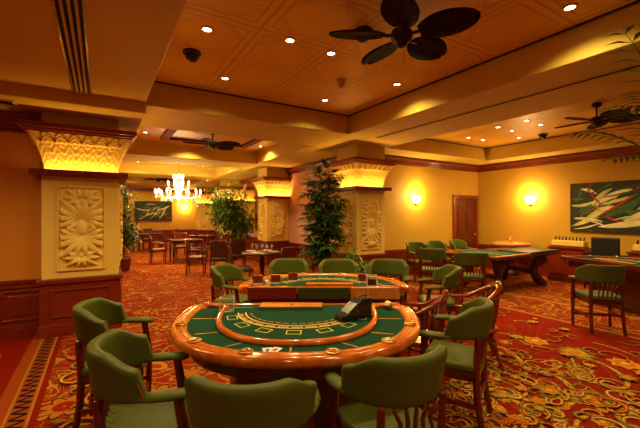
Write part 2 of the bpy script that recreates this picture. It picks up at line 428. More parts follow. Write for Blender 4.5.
# thin dark strips painted in for the shadow line round the top of the coffers, and cove steps lower down
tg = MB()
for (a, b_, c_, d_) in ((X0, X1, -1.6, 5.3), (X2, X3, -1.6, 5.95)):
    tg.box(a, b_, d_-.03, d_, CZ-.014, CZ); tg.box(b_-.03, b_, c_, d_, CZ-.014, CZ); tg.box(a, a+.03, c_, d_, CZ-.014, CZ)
struct(tg.build('trim_1', mat('painted shadow line', (.05, .02, .008), .8)))
# slot diffuser in the long beam
sl = thing('air_diffuser', 'long dark slot diffuser running along the wide ceiling beam', 'air vent', (4.5, 2.0, BZ))
bx(-.03, .03, -3.0, 3.25, -.004, 0).build('slot', 'dark_slot', sl)
bx(-.045, -.032, -3.0, 3.25, -.008, 0).build('flange', 'beam', sl); bx(.032, .045, -3.0, 3.25, -.008, 0).build('flange', 'beam', sl)
v = thing('ceiling_vent', 'four-slot linear ceiling vent in the soffit above the left side', 'air vent', (-.185, 3.0, BZ))
for i in range(4): bx(-.082+.045*i, -.082+.045*i+.028, -2.6, 2.12, -.006, 0).build('slot', 'dark_slot', v)
for i in range(5): bx(-.103+.045*i, -.103+.045*i+.015, -2.6, 2.12, -.010, 0).build('blade', 'mahog_red' if i in (0, 4) else 'beam', v)
v = thing('ceiling_vent', 'small rectangular dark grille under the bulkhead at the far left', 'air vent', (-1.05, 5.5, 2.92))
bx(-.2, .2, -.1, .1, -.012, 0).build('frame', 'beam', v)
for i in range(5): bx(-.17, .17, -.08+.033*i, -.062+.033*i, -.016, -.011).build('slot', 'dark_slot', v)

# walls
def wall(name, x0, x1, y0, y1, z0, z1, m='wall'): return struct(bx(x0, x1, y0, y1, z0, z1).build(name, m))
wall('wall_right', XR, XR+.15, YR, YB+.15, 0, TZ)
wall('wall_back', XH, XR, YB, YB+.15, 0, BZ)
wall('wall_hall_right', XH, XH+.15, YB+.15, YF, 0, BZ, 'pinkwall')
wall('wall_far', -.3, XH+.15, YF, YF+.15, 0, TZ)
wall('wall_hall_left', -.35, -.2, 6.2, YF, 0, BZ)
wall('wall_pier', XL, -.2, 6.05, 6.2, 0, 2.92, 'wall_or')
wall('wall_left', XL-.15, XL, YR, 6.2, 0, TZ, 'wall_or')
wall('wall_rear', XL, XR, YR-.15, YR, 0, TZ)
# crown and wainscot runs; t = into-room direction
tn = [2]
def run(axis, c, a, b, inward, crown=True, cz=(2.86, 3.03), wz=.70, panels=True):
    def B(mb, o0, o1, s0, s1, z0, z1):
        p, q_ = sorted((c+inward*o0, c+inward*o1))
        if axis == 'x': mb.box(s0, s1, p, q_, z0, z1)
        else: mb.box(p, q_, s0, s1, z0, z1)
    m = MB()
    if crown:
        B(m, 0, .03, a, b, cz[0], cz[1]); B(m, 0, .07, a, b, cz[0]+.045, cz[1]); B(m, 0, .13, a, b, cz[0]+.10, cz[1]); B(m, 0, .045, a, b, cz[0]+.015, cz[0]+.03)
        struct(m.build('trim_%d' % tn[0], 'mahog_red', bevel=.006)); tn[0] += 1
    m = MB(); B(m, 0, .02, a, b, 0, wz-.05); B(m, 0, .05, a, b, wz-.05, wz); B(m, 0, .035, a, b, wz-.11, wz-.05); B(m, 0, .045, a, b, 0, .15)
    n = max(1, round((b-a)/.9)); w = (b-a)/n
    for i in range(n):
        s0, s1 = a+i*w+.07, a+(i+1)*w-.07
        for (p, q_, z0, z1) in ((s0, s1, .20, .225), (s0, s1, wz-.165, wz-.14), (s0, s0+.025, .225, wz-.165), (s1-.025, s1, .225, wz-.165)): B(m, .02, .036, p, q_, z0, z1)
        B(m, .02, .03, s0+.06, s1-.06, .27, wz-.21)
    struct(m.build('baseboard_%d' % tn[0], 'mahog_red', bevel=.004)); tn[0] += 1
run('y', XR, YR, YB, -1)
run('x', YB, XH+.12, 8.58, -1); 
run('x', YB, 9.72, XR, -1, False)
mc = MB()
for o, z0 in ((.03, 2.86), (.07, 2.905), (.13, 2.96)): mc.box(8.58, XR, YB-o, YB, z0, 3.03)
struct(mc.build('trim_20', 'mahog_red', bevel=.006))
run('y', XH, YB+.2, YF, -1)
run('x', YF, -.2, XH, -1)
run('x', 6.05, XL, -.2, -1, cz=(2.66, 2.83), wz=.74)
run('y', -.2, 6.2, YF, 1)

# panelled door in the corner, cream door far away
def panel_door(n, loc, rz, w, h, m, mf, label=None):
    d = bx(-w/2, w/2, -.03, .01, 0, h).build('door_%d' % n, m, None, loc, rz, bevel=.004); struct(d)
    fr = MB(); fr.box(-w/2-.09, -w/2, -.06, .01, 0, h+.09); fr.box(w/2, w/2+.09, -.06, .01, 0, h+.09); fr.box(-w/2, w/2, -.06, .01, h, h+.09)
    fr.build('door_frame', mf, d, bevel=.006)
    for z0, z1 in ((.15, .85), (1.0, h-.15)):
        for s in (-1, 1):
            x0, x1 = sorted((s*.05, s*(w/2-.09)))
            p = MB(); p.box(x0, x1, -.042, -.03, z0, z1); p.box(x0+.05, x1-.05, -.052, -.042, z0+.05, z1-.05); p.build('door_panel', m, d, bevel=.005)
    k = MB(); k.lathe([(.0, 0), (.025, .0), (.028, .02), (.0, .045)], 12, T=Matrix.Translation((w/2-.05, -.03, 1.0)) @ Matrix.Rotation(PI/2, 4, 'X')); k.build('door_handle', 'brass', d)
panel_door(1, (9.15, YB-.0, 0), 0, .92, 2.06, 'mahog', 'mahog_red')

# ------------------------------------------------------------------ columns
random.seed(4)
def petal_set():
    L = []
    for sy in (1, -1):
        for s in (1, -1):
            k = -s*sy
            for a, ln, w, cu in ((6, .34, .026, .25), (22, .36, .030, .55), (40, .32, .030, .75), (60, .27, .028, .9), (84, .21, .024, .9), (112, .16, .020, .6)):
                a = math.radians(a); L.append((.055*s*math.sin(a), sy*(.07+.03*math.cos(a)), s*math.sin(a), sy*math.cos(a), ln, w, k*cu))
            for a, ln, cu in ((4, .17, .2), (30, .20, .6), (56, .19, .8), (84, .16, .8)):
                a = math.radians(a); L.append((.015*s, sy*.36, s*math.sin(a), sy*math.cos(a), ln, .024, k*cu))
    return L
PET = petal_set()
def panel_relief(x, z):
    h = 0
    e = (x/.062)**2+(z/.10)**2
    if e < 1: h = max(h, .035*math.sqrt(1-e)+.01)
    elif e < 1.5: h = max(h, .016)
    for sy in (1, -1):
        e = (x/.045)**2+((z-sy*.36)/.045)**2
        if e < 1: h = max(h, .03*math.sqrt(1-e)+.012)
    for ox, oz, dx, dz, L, w, cu in PET:
        rx, rz_ = x-ox, z-oz; t = (rx*dx+rz_*dz)/L
        if 0 < t < 1:
            s = rx*-dz+rz_*dx; s -= cu*L*t*t*.5*(1 if True else 0)
            ww = w*(.35+1.3*math.sin(PI*min(1, t**.8)))
            if abs(s) < ww:
                g_ = math.sqrt(1-(s/ww)**2); h = max(h, (.014+.048*math.sin(PI*t*.9))*g_-.010*(abs(s) < ww*.16))
    return h
PW, PH = .25, .54
def carved_mesh():
    m = MB(); nu, nv = 64, 132
    def fn(i, j):
        x, z = (i*2-1)*PW, (j*2-1)*PH
        ed = min(PW-abs(x), PH-abs(z)); k = min(1, max(0, ed/.02))
        return (x, -.002-panel_relief(x, z)*k, z)
    m.grid(fn, nu, nv); return m
carved_data = None
def capital_mesh(w0, w1, z0, z1, n=7):
    m = MB()
    for side in range(4):
        R = Matrix.Rotation(side*PI/2, 3, 'Z')
        def fn(i, j):
            u = i*2-1; t = j
            hw = w0+(w1-w0)*(.25*t+.75*t**2.1)
            z = z0+(z1-z0)*t
            c_ = u*n/2; cc_ = c_-math.floor(c_)-.5
            ph = t*6.0+1.1*(.5+.5*math.cos(2*PI*cc_))**.6; fr_ = ph-math.floor(ph)
            h = .022*(1-fr_)+.004*math.cos(cc_*2*PI*5)*(1-fr_)
            if t > .74:
                q_ = (t-.74)/.26; wd_ = .5*(1-q_)**.6
                if abs(cc_) < wd_: h = .026+.010*(1-abs(cc_)/wd_)-.006*(math.sin(q_*20+abs(cc_)*20) > .2)
                else: h = .004
            h *= (1-abs(u)**10)*min(1, t*12)
            p = Vector((u*hw, -(hw+h), z)); return R @ p
        m.grid(fn, 90, 56)
    return m
cap_cache = {}
def column(x0, y0, w, label, glow=1.0, faces=(0, 3), depth=None):
    D = depth or w; cx, cy = x0+w/2, y0+D/2; h = w/2; hd = D/2
    global carved_data
    t = thing('column', label, 'column', (cx, cy, 0), 0, 'square columns with lit carved capitals')
    b = MB(); b.box(-h-.02, h+.02, -hd-.02, hd+.02, 0, .70); b.box(-h-.05, h+.05, -hd-.05, hd+.05, .69, .745); b.box(-h-.04, h+.04, -hd-.04, hd+.04, 0, .15)
    for s in range(4):
        R = Matrix.Rotation(s*PI/2, 4, 'Z') @ Matrix.Translation((0, -h-.02, 0))
        for (a, c, z0, z1) in ((-h+.1, h-.1, .24, .265), (-h+.1, h-.1, .585, .61), (-h+.1, -h+.125, .265, .585), (h-.125, h-.1, .265, .585)): b.box(a, c, -.016, .02, z0, z1, 0, R)
    b.build('base', 'mahog_red', t, bevel=.005)
    bx(-h, h, -hd, hd, .745, 2.10).build('shaft', 'cream', t, bevel=.01)
    for s in faces:
        R = s*PI/2
        if carved_data is None:
            cp = carved_mesh().build('carved_panel', 'carved', t); carved_data = cp.data
        else:
            cp = bpy.data.objects.new('carved_panel', carved_data); C.objects.link(cp); cp.parent = t
        d = Vector((math.sin(R), -math.cos(R), 0)); cp.location = d*(h+.001)+Vector((0, 0, 1.41)); cp.rotation_euler.z = R
        fr = MB()
        for (a, c, z0, z1) in ((-.275, .275, .54, .565), (-.275, .275, -.565, -.54), (-.275, -.25, -.54, .54), (.25, .275, -.54, .54)): fr.box(a, c, -.022, .0, z0, z1)
        f_ = fr.build('panel_frame', 'cream', t, bevel=.004); f_.location = cp.location; f_.rotation_euler.z = R
    lz = 2.10
    l = MB(); l.box(-h-.11, h+.11, -hd-.11, hd+.11, lz, lz+.03)
    for s in range(4):
        R = Matrix.Rotation(s*PI/2, 4, 'Z'); l.box(-h-.11, h+.11, -h-.11, -h-.09, lz+.02, lz+.075, 0, R)
    l.build('ledge', 'mahog_red', t, bevel=.006)
    key = round(w, 3)
    if key not in cap_cache:
        c_ = capital_mesh(h-.035, h+.13, 2.13, 2.65).build('capital', 'capital', t); cap_cache[key] = c_.data
    else:
        c_ = bpy.data.objects.new('capital', cap_cache[key]); C.objects.link(c_); c_.parent = t
    cr = MB()
    for o, z0, z1 in ((.15, 2.64, 2.66), (.18, 2.66, 2.69), (.21, 2.69, 2.75)): cr.box(-h-o, h+o, -hd-o, hd+o, z0, z1)
    cr.build('crown', 'mahog_red', t, bevel=.006)
    top = 2.92 if cx < 0 else BZ
    nk = MB(); nk.box(-h, h, -hd, hd, 2.75, top); nk.build('neck', 'beam', t, bevel=.005)
    for s in faces:                                     # cove lamps in the trough of the ledge
        R = s*PI/2; d = Vector((math.sin(R), -math.cos(R), 0))
        o = light('AREA', 'cove_lamp', d*(h+.062)+Vector((0, 0, lz+.045)), 4.2*glow, (1, .55, .12), t, w-.04, sy=.04, rot=(0, 0, 0))
        o.rotation_euler = (PI-.12, 0, R)
    return t
column(-.65, 5.80, .874, 'large square column at left with a carved palm-leaf capital, beside the orange wall', 1.0, (0, 1))
column(4.53, 5.90, .76, 'carved column at the centre right, behind the tall palm', 1.7)
column(4.43, 10.37, .76, 'carved column beyond the dining table, second along the row', 2.2)
column(4.43, 14.85, .76, 'carved column partly hidden behind the leafy fig tree', 1.5)
column(4.43, 19.3, .76, 'farthest carved column of the row, near the cream door', 1.6)

# ------------------------------------------------------------------ ceiling fittings
def downlight(x, y, z=CZ, power=30, label=None, spot=142):
    t = thing('downlight', label, 'ceiling light', (x, y, z), 0, 'recessed ceiling downlights')
    MB().lathe([(.040, -.001), (.062, -.001), (.062, -.008), (.045, -.012), (.040, -.006)], 20, caps=False).build('trim_ring', 'ring', t)
    MB().lathe([(.0, -.004), (.042, -.004)], 16, caps=False).build('lens', 'lens', t)
    light('SPOT', 'lamp', (0, 0, -.02), power, WARM2, t, .04, spot, .8)
    return t
def at_ceiling(px, py, z=CZ):
    d = (z-EYE)*F/(214-py); return PX(px, d, z)
PWR = 62
cl1 = [(207, 29, 'near the dome camera over the left end of the main coffer'), (225, 78, 'near the beam, in the left far corner of the main coffer'), (290, 40, 'left of the middle of the main coffer'),
       (331, 53, 'in the middle of the main coffer, left of the smoke detector'), (325, 100, 'near the beam at the far side of the main coffer'), (397, 84, 'just beyond the large fan'), (570, 7, 'at the right end of the main coffer beside the long beam')]
for px, py, s in cl1:
    p = at_ceiling(px, py); downlight(p.x, p.y, CZ, PWR, 'small glowing recessed downlight '+s)
for x, y in ((1.3, .6), (3.0, -.6), (1.2, -1.2)): downlight(x, y, CZ, PWR, 'unseen extra downlight in the main coffer overhead of the viewer')  # extra lamps added out of view for more light
for px, py, s in ((468.6, 137.4, 'leftmost of the right coffer'), (482.8, 139.8, 'second from the left in the right coffer'), (498, 127, 'upper left of the cluster in the right coffer'), (512, 130.5, 'middle of the cluster in the right coffer'),
                  (519, 137.4, 'lower middle of the cluster in the right coffer'), (526.7, 120.3, 'topmost of the cluster in the right coffer'), (540.6, 124.4, 'rightmost of the cluster, above the dome camera')):
    p = at_ceiling(px, py); downlight(p.x, p.y, CZ, 50, 'small glowing recessed downlight, '+s)
for x, y in ((6.2, 3.4), (7.9, 1.4), (6.2, .2), (8.1, 3.0)): downlight(x, y, CZ, 62, 'recessed downlight near the right-hand fan at x %.1f' % x if 0 else 'recessed downlight over the right-hand tables')
for x, y, s in ((.84, 8.69, 'at the left of the second coffer'), (.85, 7.0, 'near the reddish coffer frame'), (1.97, 9.4, 'beyond the second fan'), (3.62, 8.9, 'at the right of the second coffer')):
    downlight(x, y, CZ, 105, 'small glowing recessed downlight '+s)
for x, y in ((1.1, 12.0), (3.4, 12.2), (1.1, 13.8), (3.3, 13.8), (1.2, 16.4), (3.3, 16.4), (1.2, 18.2), (3.3, 18.2), (1.4, 21), (3.2, 21)):
    downlight(x, y, CZ, 84, 'recessed downlight in the far coffers of the hall')
for x, y in ((-1.5, 4.2), (-1.0, 3.5), (-1.2, -1.0), (-2.6, .6)): downlight(x, y, BZ, 72, 'downlight added out of view in the left soffit')  # added outside the frame to brighten the left wall and column

def dome(px, py, label, r=.085, name='dome_camera', cat='security camera', m='black', z=CZ):
    p = at_ceiling(px, py); t = thing(name, label, cat, p)
    MB().lathe([(r*1.15, 0), (r*1.15, -.02), (r*1.0, -.035), (r*.9, -.035)], 24).build('housing', 'fanmetal' if m == 'black' else m, t)
    MB().lathe([(r*.9, -.034), (r*.8, -.075), (r*.5, -.10), (0, -.11)], 24).build('dome', m, t)
dome(192, 52, 'black dome security camera near the left end of the main coffer')
dome(363, 31, 'black dome security camera behind the large fan blade')
dome(543, 134, 'small black dome camera in the right coffer')
dome(341, 80, 'small round smoke detector in the main coffer', .05, 'smoke_detector', 'smoke detector', 'ring')

def make_fan(label, loc, rz, group='ceiling fans'):
    t = thing('ceiling_fan', label, 'ceiling fan', loc, rz, group)
    MB().lathe([(.0, .27), (.07, .27), (.065, .22), (.03, .20), (.0, .20)], 20).build('canopy', 'fanmetal', t)
    MB().lathe([(.012, .20), (.012, .04)], 10).build('downrod', 'fanmetal', t)
    MB().lathe([(.0, .06), (.04, .055), (.085, .03), (.095, -.01), (.085, -.045), (.05, -.07), (.045, -.10), (.0, -.115)], 24).build('motor_housing', 'fanmetal', t)
    MB().tube([(.03, 0, -.10), (.031, 0, -.22)], .0025, 5).lathe([(0, -.22), (.008, -.23), (0, -.245)], 8, c=(.031, 0, 0)).build('pull_chain', 'brass_dk', t)
    for k in range(5):
        a = k*2*PI/5; T = Matrix.Rotation(a, 4, 'Z') @ Matrix.Rotation(math.radians(-13), 4, 'X')
        b = MB(); n = 14; L0, L1 = .15, .62
        for dz in (0,):
            def wd(s): return .030+.098*math.sin(PI*min(1, s**.85))**.65*(1 if s < 1 else 0)
            top = []; bot = []
            for zoff in (.006, -.006):
                row = []
                for i in range(n+1):
                    s = i/n; x = L0+(L1-L0)*s; w_ = (.030*(1-s)+.132*math.sin(PI*min(1, s*.93+.02))**.6)
                    if i == n: w_ = .02
                    for v_ in (-1, -.5, 0, .5, 1):
                        row.append(T @ Vector((x, v_*w_, zoff-.012*(v_*v_)+.03*s*0)))
                (top if zoff > 0 else bot).append(row)
            A, B_ = top[0], bot[0]; b.add(A+B_, [(i*5+j, i*5+j+1, (i+1)*5+j+1, (i+1)*5+j) for i in range(n) for j in range(4)] +
                  [((n+1)*5+i*5+j, (n+1)*5+(i+1)*5+j, (n+1)*5+(i+1)*5+j+1, (n+1)*5+i*5+j+1) for i in range(n) for j in range(4)] +
                  [(i*5, (i+1)*5, (n+1)*5+(i+1)*5, (n+1)*5+i*5) for i in range(n)] + [(i*5+4, (n+1)*5+i*5+4, (n+1)*5+(i+1)*5+4, (i+1)*5+4) for i in range(n)] +
                  [(n*5+j, n*5+j+1, (n+1)*5+n*5+j+1, (n+1)*5+n*5+j) for j in range(4)], 0, True)
        bl = b.build('blade', M['blade'], t)
        ar = MB().tube([T @ Vector((.08, 0, -.01)), T @ Vector((.13, 0, -.012)), T @ Vector((.21, 0, -.012))], [.012, .016, .010], 8); ar.build('blade_arm', 'fanmetal', t)
    return t
def blade_mat():
    m = mat('woven rattan', (.02, .007, .003), .7, spec=.08); g = NG(m); b = m.node_tree.nodes['Principled BSDF']
    tc = g.new('ShaderNodeTexCoord'); v = g.new('ShaderNodeTexVoronoi', feature='DISTANCE_TO_EDGE'); v.inputs['Scale'].default_value = 45; g.link(tc.outputs['Object'], v.inputs['Vector'])
    f = g.math('LESS_THAN', v.outputs['Distance'], .09)
    g.link(g.mix(f, (.008, .003, .0015), (.05, .014, .005)), b.inputs['Base Color'])
    bp = g.new('ShaderNodeBump'); bp.inputs['Strength'].default_value = .9; bp.inputs['Distance'].default_value = .005; g.link(v.outputs['Distance'], bp.inputs['Height']); g.link(bp.outputs[0], b.inputs['Normal'])
    return m
M['blade'] = blade_mat()
fan0 = make_fan('large dark rattan five-blade ceiling fan over the near gaming tables', (2.19, 2.23, 3.13), math.radians(8))
dup(fan0, (2.1, 7.9, 3.13), math.radians(30), 'dark five-blade ceiling fan in the second coffer, left of the centre')
f3 = dup(fan0, (6.88, 2.59, 3.13), math.radians(-52), 'dark five-blade ceiling fan at the right above the gaming tables')
dup(fan0, (2.2, 17.2, 3.13), math.radians(10), 'small distant ceiling fan beyond the chandelier')
# mahogany frame on the second coffer ceiling
m_ = MB()
for r in ((1.2, 3.3, 6.95, 7.12), (1.2, 3.3, 8.95, 9.12), (1.2, 1.37, 7.12, 8.95), (3.13, 3.3, 7.12, 8.95)): m_.box(*r, CZ-.05, CZ)
struct(m_.build('trim_21', mat('matte mahogany', (.20, .03, .008), .8), bevel=.006))

# chandelier
def chandelier(loc):
    t = thing('chandelier', 'glowing crystal chandelier with tiers of candle arms hanging in the hall', 'chandelier', loc)
    MB().lathe([(0, 1.16), (.10, 1.16), (.09, 1.11), (.02, 1.07), (0, 1.07)], 16).build('ceiling_rose', 'brass', t)
    MB().tube([(0, 0, 1.07), (0, 0, .45)], .010, 8).build('chain', 'brass', t)
    MB().lathe([(.0, .50), (.05, .46), (.03, .38), (.08, .30), (.05, .22), (.03, .10), (.10, .0), (.12, -.06), (.06, -.14), (.03, -.22), (.05, -.27), (0, -.32)], 20).build('stem', 'crystal', t)
    for tier, (R, z0, n, h) in enumerate(((.70, -.02, 14, .0), (.34, .26, 8, .0), (.15, .48, 5, 0))):
        for k in range(n):
            a = 2*PI*(k+.3*tier)/n; c, s = math.cos(a), math.sin(a)
            pth = [(c*r_, s*r_, z0+z) for r_, z in ((.04, .0), (R*.35, -.09), (R*.7, -.10), (R*.95, -.03), (R, .04))]
            ar = MB().tube(pth, .011, 6).build('arm', 'crystal', t)
            MB().lathe([(0, .03), (.03, .04), (.045, .055), (.02, .05), (.012, .06)], 12, c=(c*R, s*R, z0)).build('candle_cup', 'crystal', ar)
            MB().lathe([(.014, .06), (.014, .10), (.022, .13), (.016, .16), (0, .19)], 10, c=(c*R, s*R, z0)).build('candle_lamp', 'bulb', ar)
            for (rr, dz) in ((R, -.02), (R*.75, -.12)): MB().lathe([(0, 0), (.012, -.02), (.014, -.05), (0, -.08)], 6, c=(c*rr, s*rr, z0+dz), smooth=False).build('crystal_drop', 'crystal', ar)
    light('POINT', 'lamp', (0, 0, .15), 130, WARM2, t, .3); light('POINT', 'lamp', (0, 0, -.45), 60, WARM2, t, .2)
chandelier((2.2, 12.5, 2.24))

# sconces
def sconce(loc, rz, label, p=40):
    t = thing('wall_sconce', label, 'wall lamp', loc, rz, 'shell wall sconces')
    MB().lathe([(0, 0), (.06, 0), (.05, .02), (0, .025)], 16, T=Matrix.Translation((0, 0, -.10)) @ Matrix.Rotation(PI/2, 4, 'X')).build('backplate', 'brass', t)
    m = MB()
    def fn(i, j):
        a = PI*i; r = .06+.09*j**.8; r *= 1+.05*math.cos(a*14)*j
        return (math.cos(a)*r*1.05, -.012-math.sin(a)*r*.75, -.10+.17*j)
    m.grid(fn, 40, 8)
    s = m.build('shell_shade', 'shade', t); so = s.modifiers.new('s', 'SOLIDIFY'); so.thickness = .006
    light('POINT', 'lamp', (0, -.20, .10), p, (1, .62, .22), t, .06)
sconce((XR, 5.17, 1.97), -PI/2*1, 'glowing shell wall sconce on the right wall, left of the large painting', 40)
sconce((7.12, YB, 1.99), 0, 'glowing shell wall sconce on the back wall, left of the corner door', 40)
sconce((4.2, YF, 1.95), 0, 'small glowing wall sconce on the far hall wall, right of the distant painting', 60)

# ------------------------------------------------------------------ paintings
def painting(loc, rz, w, h, label, leaves, name='painting'):
    t = thing(name, label, 'painting', loc, rz)
    m = MB(); m.box(-w/2, w/2, -.035, 0, 0, h)
    k = [0]
    def leaf(x, z, a, L, wd, bend, mi):
        wd *= .62; k[0] += 1; y = -.0352-.00008*k[0]; n = 10; A = []; B_ = []
        for i in range(n+1):
            s = i/n; aa = math.radians(a)+bend*(s-.0); px = x+L*s*math.cos(aa); pz = z+L*s*math.sin(aa); ww = wd*math.sin(PI*min(1, s*.97+.015))**.8
            nx, nz = -math.sin(aa+bend*s), math.cos(aa+bend*s)
            for S, Lx in ((1, A), (-1, B_)): Lx.append((min(w/2-.004, max(-w/2+.004, px+nx*ww*S)), y, min(h-.004, max(.004, pz+nz*ww*S))))
        m.add(A+B_, [(i, i+1, n+2+i, n+1+i) for i in range(n)], mi)
    rp = random.Random(len(leaves))
    for i in range(26): leaf(rp.uniform(-w/2, w/2-.3), rp.uniform(.05, h-.1), rp.uniform(-30, 70), rp.uniform(.3, .7), rp.uniform(.02, .05), rp.uniform(-.5, .5), rp.choice((1, 1, 1, 2, 4, 0, 1)))
    for l in leaves: leaf(*l)
    for i in range(16): leaf(rp.uniform(-w/2, w/2-.3), rp.uniform(.05, h-.1), rp.uniform(-10, 50), rp.uniform(.3, .6), rp.uniform(.012, .03), rp.uniform(-.5, .5), rp.choice((0, 1, 0, 3, 4, 1)))
    m.build('canvas', ['canvas_dk', 'p_green', 'p_lime', 'p_cream', 'p_red', 'p_blue'], t)
    f = MB()
    for r in ((-w/2-.02, w/2+.02, -.04, 0, -.02, 0), (-w/2-.02, w/2+.02, -.04, 0, h, h+.02), (-w/2-.02, -w/2, -.04, 0, 0, h), (w/2, w/2+.02, -.04, 0, 0, h)): f.box(*r)
    f.build('frame', 'mahog_dark', t)
    return t
w, h = 2.3, 1.12
LV = [(-.5, .35, 20, .9, .12, .2, 1), (-1.0, .45, 40, .6, .10, -.3, 1), (.2, .9, 5, .8, .10, -.3, 1), (-.2, .55, -30, .9, .12, .2, 1), (.4, .1, 30, .9, .14, .2, 1), (.1, .75, 12, .8, .08, 0, 5),
      (-1.15, .12, 15, 1.0, .09, .35, 2), (-1.1, .30, 5, .6, .05, -.2, 3), (-.9, .28, 30, .55, .045, .2, 2), (-1.15, .62, -12, .5, .06, .4, 2), (-.72, .60, 62, .55, .08, -.3, 2),
      (-.65, .62, 40, .75, .10, -.25, 3), (-.70, .60, 10, .85, .055, .1, 2), (-.66, .58, -25, .45, .07, .5, 3), (-.95, 1.0, -4, .35, .06, -.3, 3), (-.82, 1.05, -70, .6, .035, .3, 4), (-.7, .30, 30, 1.1, .045, .1, 4),
      (-.6, .12, 4, 1.2, .11, .12, 3), (-.3, .28, 12, .9, .09, -.2, 2), (-.2, .15, 42, 1.0, .10, -.3, 3), (.1, .5, 35, .7, .09, -.2, 2), (.2, .48, 60, .6, .06, .3, 3), (.3, .5, 10, .8, .07, .2, 2), (.35, .45, -25, .7, .08, .2, 3),
      (.3, .30, 75, .8, .03, .2, 4), (-.4, .10, 150, .7, .03, .2, 3), (.6, .2, 60, .9, .09, -.3, 2), (.5, .1, 10, .7, .08, .3, 3), (.9, .4, 100, .7, .06, .2, 2), (.15, .20, 20, 1.0, .03, .3, 4), (-.55, .78, 8, .8, .035, .1, 1), (-1.1, .05, 5, .6, .03, .2, 3)]
pt = painting((XR, 2.58, 1.19), -PI/2, w, h, 'large tropical leaf painting with cream and red strokes on the right wall', LV)
pt.location.y = 3.04
LV2 = [(-.9, .2, 20, .8, .10, .3, 1), (0, .2, 30, .9, .14, -.3, 1), (-.2, .5, -10, .9, .12, .3, 1), (-.6, .1, 50, .9, .07, -.5, 2), (-.2, .1, 35, .9, .06, .3, 2), (.1, .3, 20, .8, .06, .3, 4), (-.9, .7, -20, .8, .06, .2, 2), (-.1, .5, 60, .5, .05, -.4, 2), (.2, .6, 10, .7, .05, .2, 3), (-.5, .4, 10, .7, .04, .6, 4), (-.3, .75, -40, .7, .05, .3, 5), (.3, .1, 50, .7, .06, .2, 2), (-.8, .1, 10, .5, .05, .3, 2)]
painting((2.54, YF, 1.22), 0, 1.9, 1.08, 'dark tropical leaf painting on the far wall of the hall', LV2)

# arched mirror on the hall side wall
t = thing('arched_mirror', 'arched mirror in a mahogany frame high on the hall side wall', 'mirror', (XH, 13.8, 1.0), -PI/2)
def arch(w, h, n=18): return [(-w, 0)] + [(w*-math.cos(PI*i/n), h+w*math.sin(PI*i/n)) for i in range(n+1)] + [(w, 0)]
def archplate(w, h, y0, y1):
    p = arch(w, h); T = Matrix(((1, 0, 0, 0), (0, 0, -1, 0), (0, 1, 0, 0), (0, 0, 0, 1))); return MB().prism(p, -y1, -y0, 0, T)
archplate(.72, 1.18, -.04, -.012).build('frame', 'mahog_red', t); archplate(.60, 1.18, -.055, -.042).build('mirror_glass', mat('mirror', (.5, .4, .25), .15, 1), t)

# ------------------------------------------------------------------ gaming tables
def outline(a=.97, b=1.07, y0=.42, yb=.56, xb=.90, n=48, ex=.86):
    pts = [(xb, yb)]
    for i in range(5): s = (i+1)/6; pts.append((xb+(a-xb)*math.sin(s*PI/2), yb+(y0-yb)*s))
    for i in range(n+1):
        th = PI*i/n; c, s = math.cos(th), math.sin(th)
        pts.append((a*math.copysign(abs(c)**ex, c), y0-b*abs(s)**ex))
    for i in range(5): s = 1-(i+1)/6; pts.append((-(xb+(a-xb)*math.sin(s*PI/2)), yb+(y0-yb)*s))
    pts.append((-xb, yb)); return pts                     # clockwise seen from above -> interior on the right
def offset(pts, d):
    out = []; k = len(pts)
    for i in range(k):
        a, b = Vector(pts[i-1] if i else pts[i]), Vector(pts[i+1] if i < k-1 else pts[i]); t = (b-a).normalized(); n = Vector((t.y, -t.x))
        out.append((pts[i][0]-n.x*-d, pts[i][1]-n.y*-d))
    return out
